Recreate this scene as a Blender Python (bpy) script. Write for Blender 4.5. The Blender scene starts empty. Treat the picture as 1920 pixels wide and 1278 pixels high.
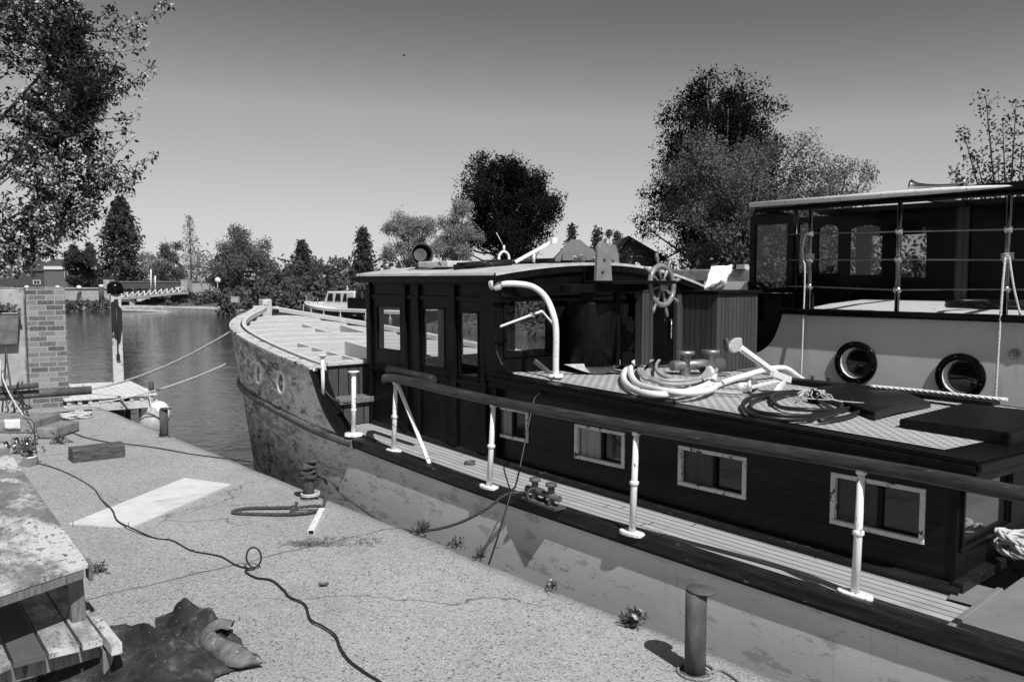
import bpy, math, random
import numpy as np
from mathutils import Vector, Matrix, noise as mnoise
random.seed(7); rng = np.random.default_rng(7)
R = math.radians
S = bpy.context.scene
COL = S.collection

# ------------------------------------------------------------------ camera, sky, sun, exposure
F_PX, CX, CY, HORIZON, EYE = 1550., 960., 639., 525., 1.75
PITCH = math.atan((CY - HORIZON) / F_PX); YAW = math.atan(1360. / F_PX)
cam = bpy.data.cameras.new('camera'); camo = bpy.data.objects.new('camera', cam); COL.objects.link(camo)
cam.sensor_width = 36; cam.lens = 36 * F_PX / 1920.; cam.clip_end = 4000; cam.clip_start = .05
camo.location = (0, 0, EYE); camo.rotation_euler = (R(90) - PITCH, 0, -YAW)
S.camera = camo
SUN_EL = R(51); sx, sy = .24, .97
k = math.cos(SUN_EL) / math.hypot(sx, sy)
SUN_DIR = Vector((sx * k, sy * k, -math.sin(SUN_EL)))
sun = bpy.data.lights.new('sun', 'SUN'); sun.energy = 5.0; sun.angle = R(.5); sun.color = (1, .985, .97)
suno = bpy.data.objects.new('sun', sun); COL.objects.link(suno)
suno.rotation_euler = SUN_DIR.to_track_quat('-Z', 'Y').to_euler(); suno.location = (0, -20, 30)
W = bpy.data.worlds.new('World'); S.world = W; W.use_nodes = True
nt = W.node_tree; nt.nodes.clear()
sky = nt.nodes.new('ShaderNodeTexSky'); sky.sky_type = 'NISHITA'; sky.sun_disc = False
sky.sun_elevation = SUN_EL; sky.sun_rotation = math.atan2(-sx, -sy)
sky.air_density = 1.0; sky.dust_density = .6; sky.ozone_density = 1.0
sep = nt.nodes.new('ShaderNodeSeparateColor')         # black and white film behind a red filter
dv = nt.nodes.new('ShaderNodeMath'); dv.operation = 'DIVIDE'; dv.inputs[1].default_value = 8
pw = nt.nodes.new('ShaderNodeValToRGB'); pw.color_ramp.interpolation = 'B_SPLINE'       # the film's response to the sky
el = pw.color_ramp.elements; el[0].position = 0; el[0].color = (.05,) * 3 + (1,); el[1].position = 1; el[1].color = (.68,) * 3 + (1,)
for q_, c_ in ((.15, .09), (.234, .145), (.30, .27), (.359, .37), (.545, .515), (.75, .62)):
    e_ = el.new(q_); e_.color = (c_,) * 3 + (1,)
bg = nt.nodes.new('ShaderNodeBackground'); bg.inputs[1].default_value = .1
ml = nt.nodes.new('ShaderNodeVectorMath'); ml.operation = 'SCALE'; ml.inputs[3].default_value = 10
wo = nt.nodes.new('ShaderNodeOutputWorld')
nt.links.new(sky.outputs[0], sep.inputs[0]); nt.links.new(sep.outputs[0], dv.inputs[0]); nt.links.new(dv.outputs[0], pw.inputs[0])
nt.links.new(pw.outputs[0], ml.inputs[0]); nt.links.new(ml.outputs[0], bg.inputs[0]); nt.links.new(bg.outputs[0], wo.inputs[0])
S.view_settings.view_transform = 'Standard'; S.view_settings.look = 'None'
S.view_settings.exposure = .05; S.view_settings.gamma = 1
S.cycles.max_bounces = 8; S.cycles.transparent_max_bounces = 12
S.cycles.caustics_reflective = False; S.cycles.caustics_refractive = False
S.cycles.sample_clamp_indirect = 5

# ------------------------------------------------------------------ survey: photo measurements -> points on real planes
_f = Vector((math.sin(YAW) * math.cos(PITCH), math.cos(YAW) * math.cos(PITCH), -math.sin(PITCH)))
_r = Vector((math.cos(YAW), -math.sin(YAW), 0))
_u = Vector((math.sin(YAW) * math.sin(PITCH), math.cos(YAW) * math.sin(PITCH), math.cos(PITCH)))
EYEV = Vector((0, 0, EYE))
def ray(x, y): return _f * F_PX + _r * (x - CX) + _u * (CY - y)
def atz(x, y, z): v = ray(x, y); return EYEV + v * ((z - EYE) / v.z)
def atx(x, y, X): v = ray(x, y); return EYEV + v * (X / v.x)
def aty(x, y, Y): v = ray(x, y); return EYEV + v * (Y / v.y)
def far(x, y, t): return EYEV + ray(x, y) * (t / F_PX)

# ------------------------------------------------------------------ materials
def new_mat(name):
    m = bpy.data.materials.new(name); m.use_nodes = True
    n = m.node_tree; b = n.nodes['Principled BSDF']
    return m, n, b
def ramp(n, src, p0, c0, p1, c1):
    r = n.nodes.new('ShaderNodeValToRGB'); e = r.color_ramp.elements
    e[0].position = p0; e[1].position = p1
    e[0].color = (c0, c0, c0, 1); e[1].color = (c1, c1, c1, 1)
    n.links.new(src, r.inputs[0]); return r.outputs[0]
def coords(n, scale=(1, 1, 1), kind='Object'):
    t = n.nodes.new('ShaderNodeTexCoord'); mp = n.nodes.new('ShaderNodeMapping')
    mp.inputs['Scale'].default_value = scale
    n.links.new(t.outputs[kind], mp.inputs[0]); return mp.outputs[0]
def noise(n, vec, scale, detail=4, rough=.6):
    t = n.nodes.new('ShaderNodeTexNoise'); t.inputs['Scale'].default_value = scale
    t.inputs['Detail'].default_value = detail; t.inputs['Roughness'].default_value = rough
    n.links.new(vec, t.inputs['Vector']); return t.outputs['Fac']
def mixc(n, fac, a, b):
    m = n.nodes.new('ShaderNodeMix'); m.data_type = 'RGBA'
    n.links.new(fac, m.inputs[0]) if not isinstance(fac, float) else setattr(m.inputs[0], 'default_value', fac)
    for s, v in ((m.inputs[6], a), (m.inputs[7], b)):
        if isinstance(v, (int, float)): s.default_value = (v, v, v, 1)
        else: n.links.new(v, s)
    return m.outputs[2]
def math_(n, op, a, b=None):
    m = n.nodes.new('ShaderNodeMath'); m.operation = op
    for s, v in zip(m.inputs, (a, b)):
        if v is None: continue
        if isinstance(v, (int, float)): s.default_value = v
        else: n.links.new(v, s)
    return m.outputs[0]
def bump(n, b, h, strength, dist=.01):
    x = n.nodes.new('ShaderNodeBump'); x.inputs['Strength'].default_value = strength
    x.inputs['Distance'].default_value = dist
    n.links.new(h, x.inputs['Height']); n.links.new(x.outputs[0], b.inputs['Normal'])
def mat(name, c0, c1=None, scale=6, rough=.6, metal=0, bmp=0, stretch=(1, 1, 1), spots=(), spec=.4, bdist=.01, lo=.35, hi=.65, coat=0):
    """base noise between two greys, then blotches (grey, scale, threshold, softness, stretch)"""
    m, n, b = new_mat(name)
    v = coords(n, stretch); c1 = c0 * .8 if c1 is None else c1
    f = noise(n, v, scale, 6, .65)
    col = ramp(n, f, lo, c0, hi, c1)
    for (g, sc, th, so, st) in spots:
        w = noise(n, coords(n, st), sc, 8, .7)
        col = mixc(n, ramp(n, w, th, 0, th + so, 1), col, g)
    n.links.new(col, b.inputs['Base Color'])
    b.inputs['Roughness'].default_value = rough; b.inputs['Metallic'].default_value = metal
    b.inputs['Specular IOR Level'].default_value = spec
    b.inputs['Coat Weight'].default_value = coat; b.inputs['Coat Roughness'].default_value = .08
    if bmp: bump(n, b, f, bmp, bdist)
    return m
U1 = (1, 1, 1)
M = {}
def concrete():
    m, n, b = new_mat('exposed aggregate concrete'); v = coords(n)
    big = noise(n, v, .8, 5, .6); mid = noise(n, v, 9, 5, .7); fine = noise(n, v, 75, 3, .8)
    col = ramp(n, big, .3, .29, .7, .38)
    col = mixc(n, ramp(n, mid, .52, 0, .78, .5), col, .24)
    wv_ = n.nodes.new('ShaderNodeVectorMath'); wv_.operation = 'MULTIPLY_ADD'
    nz = n.nodes.new('ShaderNodeTexNoise'); nz.inputs['Scale'].default_value = 140; n.links.new(v, nz.inputs['Vector'])
    n.links.new(nz.outputs['Color'], wv_.inputs[0]); wv_.inputs[1].default_value = (.012,) * 3; n.links.new(v, wv_.inputs[2])
    for sc, dk, lt, pd, pl in ((48, .06, .62, .74, .90), (85, .045, .72, .62, .84), (150, .05, .64, .55, .74)):
        vo = n.nodes.new('ShaderNodeTexVoronoi'); vo.inputs['Scale'].default_value = sc; n.links.new(wv_.outputs[0], vo.inputs['Vector'])
        sepc = n.nodes.new('ShaderNodeSeparateColor'); n.links.new(vo.outputs['Color'], sepc.inputs[0])
        core = ramp(n, vo.outputs['Distance'], .2, 1, .55, 0)
        col = mixc(n, math_(n, 'MULTIPLY', ramp(n, sepc.outputs[0], pd, 0, pd + .2, .9), core), col, dk)
        col = mixc(n, math_(n, 'MULTIPLY', ramp(n, sepc.outputs[1], pl, 0, pl + .14, .7), core), col, lt)
    col = mixc(n, ramp(n, fine, .56, 0, .70, .55), col, .12)
    st = noise(n, v, 1.7, 8, .75); col = mixc(n, ramp(n, st, .57, 0, .72, .45), col, .16)
    sx_ = n.nodes.new('ShaderNodeSeparateXYZ'); n.links.new(v, sx_.inputs[0])
    wob = math_(n, 'MULTIPLY', math_(n, 'SUBTRACT', noise(n, v, 3, 6, .7), .5), .12)
    for y0 in (-1.13, 3.2):                                   # construction joints across the quay
        dd = math_(n, 'ABSOLUTE', math_(n, 'ADD', math_(n, 'SUBTRACT', sx_.outputs[1], y0), wob))
        col = mixc(n, ramp(n, dd, .004, .75, .012, 0), col, .035)
    vc = n.nodes.new('ShaderNodeTexVoronoi'); vc.feature = 'DISTANCE_TO_EDGE'; vc.inputs['Scale'].default_value = .42
    cv = n.nodes.new('ShaderNodeVectorMath'); cv.operation = 'MULTIPLY_ADD'; nz2 = n.nodes.new('ShaderNodeTexNoise'); nz2.inputs['Scale'].default_value = 2.2; nz2.inputs['Detail'].default_value = 8
    n.links.new(v, nz2.inputs['Vector']); n.links.new(nz2.outputs['Color'], cv.inputs[0]); cv.inputs[1].default_value = (.5,) * 3; n.links.new(v, cv.inputs[2]); n.links.new(cv.outputs[0], vc.inputs['Vector'])
    crk = math_(n, 'MULTIPLY', ramp(n, vc.outputs['Distance'], .0008, 1, .0035, 0), ramp(n, noise(n, v, .6, 3, .5), .48, 0, .58, .8))
    col = mixc(n, crk, col, .05)
    for sc_, th_, g_ in ((2.6, .60, .16), (6, .66, .11), (1.1, .60, .44)):
        col = mixc(n, ramp(n, noise(n, coords(n, (1, 1, 1)), sc_, 9, .72), th_, 0, th_ + .12, .5), col, g_)
    n.links.new(col, b.inputs['Base Color']); b.inputs['Roughness'].default_value = .9
    b.inputs['Specular IOR Level'].default_value = .2
    bump(n, b, math_(n, 'ADD', fine, mid), .55, .006); return m
M['quay'] = concrete()
M['block'] = mat('old concrete block', .15, .26, 9, .9, 0, .6, spots=((.1, 14, .55, .1, U1), (.45, 22, .62, .08, U1)))
def brick():
    m, n, b = new_mat('brick'); t = n.nodes.new('ShaderNodeTexCoord')
    s = n.nodes.new('ShaderNodeSeparateXYZ'); n.links.new(t.outputs['Object'], s.inputs[0])
    c = n.nodes.new('ShaderNodeCombineXYZ')
    n.links.new(math_(n, 'ADD', s.outputs[0], s.outputs[1]), c.inputs[0]); n.links.new(s.outputs[2], c.inputs[1])
    br = n.nodes.new('ShaderNodeTexBrick'); n.links.new(c.outputs[0], br.inputs['Vector'])
    br.inputs['Scale'].default_value = 1; br.inputs['Brick Width'].default_value = .21; br.inputs['Row Height'].default_value = .0705
    br.inputs['Mortar Size'].default_value = .006; br.inputs['Mortar Smooth'].default_value = .2
    br.inputs['Color1'].default_value = (.06,) * 3 + (1,); br.inputs['Color2'].default_value = (.27,) * 3 + (1,)
    br.inputs['Mortar'].default_value = (.34,) * 3 + (1,)
    f = noise(n, c.outputs[0], 30, 6, .7)
    col = mixc(n, ramp(n, f, .45, 0, .75, .55), br.outputs['Color'], .30)
    n.links.new(col, b.inputs['Base Color']); b.inputs['Roughness'].default_value = .9
    bump(n, b, math_(n, 'SUBTRACT', f, br.outputs['Fac']), .6, .006); return m
M['brick'] = brick()
def hull_paint():
    m, n, b = new_mat('peeling grey hull paint'); t = n.nodes.new('ShaderNodeTexCoord')
    s = n.nodes.new('ShaderNodeSeparateXYZ'); n.links.new(t.outputs['Object'], s.inputs[0])
    v = coords(n); vs = coords(n, (1, 1, .45)); vh = coords(n, (1, .35, 1))
    base = ramp(n, noise(n, v, 1.5, 6, .6), .3, .66, .7, .78)
    fwd = ramp(n, math_(n, 'MULTIPLY', s.outputs[1], .08), .05, 0, .35, 1)       # old paint survives towards the bow
    fwd2 = math_(n, 'SUBTRACT', fwd, .5)
    old = math_(n, 'ADD', noise(n, coords(n, (.3, .34, 1)), 9.0, 10, .72), math_(n, 'MULTIPLY', fwd2, .13))
    col = mixc(n, ramp(n, old, .565, 0, .585, .85), base, .38)
    old2 = math_(n, 'ADD', noise(n, coords(n, (.3, .32, 1)), 17, 9, .78), math_(n, 'MULTIPLY', fwd2, .13))
    col = mixc(n, ramp(n, old2, .58, 0, .595, .85), col, .24)
    pl = math_(n, 'ADD', noise(n, coords(n, (.3, .3, 1)), 9, 12, .86), math_(n, 'MULTIPLY', fwd2, .12))
    col = mixc(n, ramp(n, pl, .582, 0, .59, .95), col, .02)
    wh = math_(n, 'ADD', noise(n, coords(n, (.4, .4, 1)), 6, 10, .8), math_(n, 'MULTIPLY', fwd2, .05))
    col = mixc(n, ramp(n, wh, .59, 0, .605, .85), col, .84)
    scf = noise(n, coords(n, (.4, .42, 1)), 9, 9, .76); col = mixc(n, ramp(n, scf, .562, 0, .585, .6), col, .36)
    scr = noise(n, coords(n, (.2, .22, 6)), 7, 5, .7); col = mixc(n, ramp(n, scr, .66, 0, .69, .6), col, .82)
    run = noise(n, coords(n, (9, 9, .5)), 3, 4, .6); col = mixc(n, ramp(n, run, .62, 0, .74, .35), col, .36)
    n.links.new(col, b.inputs['Base Color']); b.inputs['Roughness'].default_value = .55
    bump(n, b, pl, .35, .006); return m
M['hull'] = hull_paint()
M['hull2'] = mat('grey gloss hull', .52, .60, 1.5, .34, 0, .03, coat=.2, spots=((.42, 3, .56, .15, (1, 1, .25)), (.68, 9, .66, .05, (1, 3, .4)), (.3, 26, .68, .04, U1)))  # scuffs and stains; the vertical streaks are reflections put into the colour
M['black'] = mat('black varnished timber', .003, .009, 4, .35, 0, .12, (9, 9, 1), spots=((.06, 9, .66, .06, (6, 6, 1)), (.2, 60, .70, .03, U1)), spec=.12)
M['blackgl'] = mat('black gloss paint', .002, .005, 3, .2, 0, .06, spec=.13, spots=((.25, 70, .73, .02, U1),))
M['gunwale'] = mat('worn black gunwale timber', .006, .02, 5, .42, 0, .4, (7, 1, 7), spots=((.16, 9, .63, .05, (5, 1, 5)), (.4, 40, .68, .03, (2, 1, 2))), spec=.25)
M['strake'] = mat('worn strake', .07, .17, 7, .6, 0, .4, (1, .4, 1), spots=((.02, 7, .55, .08, (1, .3, 1)), (.4, 12, .63, .04, (1, .3, 1))))
M['weathered'] = mat('weathered capping', .40, .55, 8, .85, 0, .5, spots=((.06, 9, .57, .03, U1), (.7, 14, .62, .05, U1)))
M['sandy'] = mat('sandy worn planks', .50, .64, 9, .95, 0, .4, spots=((.3, 11, .60, .1, U1), (.12, 40, .66, .05, U1)))
M['beamtop'] = mat('brightened beam edge', .6, .7, 5, .7, 0, .1)  # beam tops coloured paler than the faces, adding to the sun's contrast
M['beam'] = mat('pale new timber', .46, .58, 5, .7, 0, .15, (1, 12, 12), spots=((.36, 4, .60, .12, (1, 7, 7)),))
M['greywood'] = mat('weathered grey timber', .10, .2, 7, .85, 0, .5, (8, 8, 1), spots=((.035, 8, .58, .06, (5, 5, 1)),))
M['timber'] = mat('rough tarry timber', .04, .12, 5, .9, 0, .9, (2, 9, 12), spots=((.02, 7, .6, .05, (1, 6, 9)),), bdist=.02)
M['pole'] = mat('varnished pole', .018, .05, 5, .35, 0, .3, (9, 1, 9), spots=((.17, 6, .62, .1, (9, .8, 9)),), spec=.3, coat=.1)
M['wheelwood'] = mat('worn varnished wheel', .12, .26, 9, .35, 0, .1, coat=.3)
M['white'] = mat('white gloss paint', .80, .70, 9, .4, 0, .15, spots=((.14, 30, .60, .02, U1), (.45, 9, .60, .1, U1)))
M['dirtywhite'] = mat('chipped white paint', .74, .62, 6, .6, 0, .2, spots=((.10, 24, .63, .04, U1),))
M['roofcloth'] = mat('dirty painted roof cloth', .34, .52, 5, .7, 0, .2, spots=((.2, 9, .6, .08, U1), (.75, 12, .64, .05, U1)))
M['plate'] = mat('galvanised plate', .17, .25, 8, .6, .1, .2, spots=((.08, 16, .64, .04, U1),))
M['frame'] = mat('peeling window frame paint', .52, .68, 9, .7, 0, .4, spots=((.04, 16, .565, .02, U1), (.8, 18, .62, .05, U1)))
M['curtain'] = mat('grey curtain', .26, .34, 3, .9, 0, .2, (14, 14, .6))
M['darkcurtain'] = mat('dark curtain', .05, .08, 3, .9, 0, .2, (14, 14, .6))
M['metal'] = mat('dull steel', .20, .34, 9, .45, .7, .2)
M['rust'] = mat('rusty pipe', .05, .13, 9, .75, .1, .5, (1, 1, .5), spots=((.28, 12, .61, .08, (1, 1, .4)), (.04, 9, .62, .06, U1)))
M['chrome'] = mat('polished steel', .62, .7, 3, .12, 1)
M['darkchrome'] = mat('tarnished rail', .16, .3, 5, .22, 1)
M['rope'] = mat('pale rope', .46, .6, 60, .95, 0, .8)
M['oldrope'] = mat('grey old rope', .2, .32, 60, .95, 0, .8)
M['darkrope'] = mat('dark tarred rope', .03, .11, 70, .95, 0, .9)
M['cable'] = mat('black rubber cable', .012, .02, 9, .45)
M['hose'] = mat('white ribbed hose', .72, .8, 5, .5, 0, .1, spots=((.12, 22, .63, .05, U1),))
M['greyhose'] = mat('grey hose', .3, .42, 8, .45, 0, .1)
M['galv'] = mat('galvanised anchor', .40, .56, 40, .7, .2, .6, spots=((.1, 50, .6, .05, U1),))
M['canvas'] = mat('grey deck canvas', .15, .20, 4, .75, 0, .2, spots=((.3, 20, .68, .05, U1),))
M['glass'] = None
def glass(name, tint, alpha):
    m, n, b = new_mat(name)
    tr = n.nodes.new('ShaderNodeBsdfTransparent'); tr.inputs[0].default_value = (tint, tint, tint, 1)
    gl = n.nodes.new('ShaderNodeBsdfGlossy'); gl.inputs['Roughness'].default_value = .02
    gl.inputs[0].default_value = (.9, .9, .9, 1)
    fr = n.nodes.new('ShaderNodeFresnel'); fr.inputs[0].default_value = 1.5
    mx = n.nodes.new('ShaderNodeMixShader')
    ge = n.nodes.new('ShaderNodeNewGeometry')       # only the outer face of a pane mirrors
    n.links.new(math_(n, 'MULTIPLY', math_(n, 'MAXIMUM', fr.outputs[0], alpha), math_(n, 'SUBTRACT', 1.0, ge.outputs['Backfacing'])), mx.inputs[0]); n.links.new(tr.outputs[0], mx.inputs[1]); n.links.new(gl.outputs[0], mx.inputs[2])
    n.links.new(mx.outputs[0], n.nodes['Material Output'].inputs[0]); return m
M['glass'] = glass('dusty glass', .88, .07); M['glass2'] = glass('tinted boat glass', .62, .05); M['darkglass'] = mat('dark window glass', .008, .012, 3, .06, 0, 0, spec=.6)
M['mirror'] = mat('reflective window glass', .02, .03, 3, .04, 0, 0, spec=1.0, coat=1)
def planks(name, c0, c1, pitch, axis, dash=0, line=.14):
    m, n, b = new_mat(name); t = n.nodes.new('ShaderNodeTexCoord')
    s = n.nodes.new('ShaderNodeSeparateXYZ'); n.links.new(t.outputs['Object'], s.inputs[0])
    st = (14, 1.2, 1) if axis == 0 else (1.2, 14, 1)
    f = noise(n, coords(n, st), 6, 6, .65)
    col = ramp(n, f, .3, c0, .7, c1)
    col = mixc(n, ramp(n, noise(n, coords(n), 4, 6, .7), .55, 0, .75, .5), col, c0 * .6)
    q = math_(n, 'MULTIPLY', s.outputs[axis], 1 / pitch)
    fl = math_(n, 'FLOOR', q)
    wn = n.nodes.new('ShaderNodeTexWhiteNoise'); wn.noise_dimensions = '1D'; n.links.new(fl, wn.inputs['W'])
    col = mixc(n, math_(n, 'MULTIPLY', wn.outputs[0], .35), col, c0 * .55)
    ln = math_(n, 'LESS_THAN', math_(n, 'FRACT', q), line)
    if dash:
        r = math_(n, 'FRACT', math_(n, 'ADD', math_(n, 'MULTIPLY', s.outputs[1 - axis], 1 / dash), math_(n, 'MULTIPLY', fl, .5)))
        ln = math_(n, 'MULTIPLY', ln, math_(n, 'LESS_THAN', r, .55))
    else:                                                  # butt joints, staggered plank by plank
        r = math_(n, 'FRACT', math_(n, 'ADD', math_(n, 'MULTIPLY', s.outputs[1 - axis], 1 / 2.3), math_(n, 'MULTIPLY', wn.outputs[0], 7)))
        ln = math_(n, 'MAXIMUM', ln, math_(n, 'LESS_THAN', r, .004))
    col = mixc(n, ln, col, .02)
    n.links.new(col, b.inputs['Base Color']); b.inputs['Roughness'].default_value = .75
    b.inputs['Specular IOR Level'].default_value = .25
    bump(n, b, math_(n, 'SUBTRACT', f, ln), .3, .004); return m
M['deck'] = planks('teak side deck', .33, .45, .058, 0, 0, .13)
M['roofdeck'] = planks('roof decking with dashed seams', .36, .47, .045, 0, .075, .30)
M['deck2'] = planks('pale deck', .48, .60, .09, 0, 0, .12)
def tng(name, c0, c1, pitch, rough=.35):
    m, n, b = new_mat(name); t = n.nodes.new('ShaderNodeTexCoord')
    s = n.nodes.new('ShaderNodeSeparateXYZ'); n.links.new(t.outputs['Object'], s.inputs[0])
    f = noise(n, coords(n, (12, 12, 1)), 5, 6, .65); col = ramp(n, f, .3, c0, .7, c1)
    q = math_(n, 'MULTIPLY', math_(n, 'ADD', s.outputs[0], s.outputs[1]), 1 / pitch)
    ln = math_(n, 'LESS_THAN', math_(n, 'FRACT', q), .1)
    wn = n.nodes.new('ShaderNodeTexWhiteNoise'); wn.noise_dimensions = '1D'; n.links.new(math_(n, 'FLOOR', q), wn.inputs['W'])
    col = mixc(n, math_(n, 'MULTIPLY', wn.outputs[0], .5), col, c0 * .6)
    col = mixc(n, ln, col, .004); n.links.new(col, b.inputs['Base Color'])
    b.inputs['Roughness'].default_value = rough; b.inputs['Specular IOR Level'].default_value = .14; bump(n, b, math_(n, 'SUBTRACT', f, ln), .4, .006); return m
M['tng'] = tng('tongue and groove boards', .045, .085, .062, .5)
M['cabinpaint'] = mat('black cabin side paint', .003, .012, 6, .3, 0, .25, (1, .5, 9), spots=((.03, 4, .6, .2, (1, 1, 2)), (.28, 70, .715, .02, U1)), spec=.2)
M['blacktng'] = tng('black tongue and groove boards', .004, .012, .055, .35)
M['bulkwood'] = tng('dark weathered boards', .05, .1, .11, .7)
def splat(name, base0, base1, dots, amt, st=(1, 1, 1)):
    return mat(name, base0, base1, 5, .8, 0, .4, st, spots=((dots, 3.2, .47, .10, (1, .45, 1)), (base0 * .9, 16, .56, .03, (2, 1, 1)), (.06, 38, .60, .03, (2, 1, 1)), (dots + .1, 45, amt + .09, .03, (2.2, .8, 1)), (.10, 11, .62, .05, U1)))
M['bench'] = splat('paint splashed board', .13, .22, .52, .56)
M['plank0'] = splat('pale splashed plank', .16, .32, .5, .55); M['plank1'] = mat('brown plank with splashes', .07, .10, 6, .8, 0, .3, spots=((.6, 12, .67, .02, U1),))
M['ply'] = mat('whitewashed board', .64, .52, 3, .75, 0, .15, (1, 1, 1), spots=((.36, 3, .53, .15, (.7, 3, 1)), (.2, 14, .60, .08, (1, 5, 1)), (.3, 60, .64, .05, U1)))
M['tarp'] = mat('dirty dark canvas', .012, .045, 7, .9, 0, .25, spots=((.12, 7, .56, .16, U1), (.16, 40, .6, .1, U1), (.3, 90, .66, .03, U1)), spec=.2)
M['tarplight'] = mat('faded canvas flap', .08, .18, 14, .9, 0, .9, (1, 2, 1), spots=((.4, 22, .58, .08, U1), (.03, 12, .62, .05, U1)))
M['cloth'] = mat('white cloth', .82, .74, 5, .9, 0, .3)
M['soil'] = mat('grassy earth', .05, .11, 2, 1, 0, .5)
M['bank'] = mat('pale bank stones', .28, .45, 3, .95, 0, .5, spots=((.12, 4, .55, .1, U1),))
M['render'] = mat('old rendered wall', .28, .42, 4, .95, 0, .4, spots=((.12, 9, .56, .1, U1), (.46, 6, .64, .1, U1)))
M['roof'] = mat('roof tiles', .10, .17, 8, .9, 0, .4, (1, 1, 4)); M['darkroof'] = mat('dark roof tiles', .035, .07, 8, .9, 0, .3, (1, 1, 4))
M['housedark'] = mat('dark brick house wall', .05, .09, 6, .9); M['housewall'] = mat('house wall', .10, .15, 6, .9)
M['housewhite'] = mat('white trim', .7, .62, 4, .7)
M['bark'] = mat('bark', .04, .10, 14, .95, 0, .7, (1, 1, .3)); M['palebark'] = mat('pale bark', .2, .32, 14, .95, 0, .4, (1, 1, .3))
def leaf(name, g0, g1, trans=.3, scale=1.2):
    m, n, b = new_mat(name); v = coords(n)
    col = ramp(n, noise(n, v, scale, 3, .6), .35, g0, .65, g1)
    d = n.nodes.new('ShaderNodeBsdfDiffuse'); t = n.nodes.new('ShaderNodeBsdfTranslucent'); mx = n.nodes.new('ShaderNodeMixShader')
    mx.inputs[0].default_value = trans
    n.links.new(col, d.inputs[0]); n.links.new(col, t.inputs[0])
    n.links.new(d.outputs[0], mx.inputs[1]); n.links.new(t.outputs[0], mx.inputs[2])
    n.links.new(mx.outputs[0], n.nodes['Material Output'].inputs[0]); return m
M['lf_dark'] = leaf('copper leaves', .010, .022, .12, .5); M['lf_conifer'] = leaf('conifer needles', .04, .085, .15, .6)
M['lf_mid'] = leaf('spring leaves', .10, .20, .3, .6); M['lf_pale'] = leaf('pale willow leaves', .20, .36, .35, .6)
M['lf_hedge'] = leaf('hedge leaves', .075, .16, .2, .7); M['lf_cherry'] = leaf('cherry leaves', .02, .055, .25, 3)
M['blossom'] = leaf('blossom', .55, .75, .35, 3); M['lf_weed'] = leaf('weed leaves', .06, .16, .3, 9)
M['dry'] = mat('dry moss', .07, .2, 40, 1, 0, .5)
def water():
    m, n, b = new_mat('river water'); b.inputs['Base Color'].default_value = (.03, .03, .03, 1)
    b.inputs['Roughness'].default_value = .03; b.inputs['IOR'].default_value = 1.33; b.inputs['Specular IOR Level'].default_value = .6
    a = noise(n, coords(n, (1, 1, 1)), .9, 4, .6); c = noise(n, coords(n), 4.5, 3, .6); e = noise(n, coords(n), .3, 2, .5)
    h = math_(n, 'ADD', math_(n, 'ADD', math_(n, 'MULTIPLY', a, 1.), math_(n, 'MULTIPLY', c, .5)), math_(n, 'MULTIPLY', e, 1.5))
    bump(n, b, h, .17, .12); return m
M['water'] = water()

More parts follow.
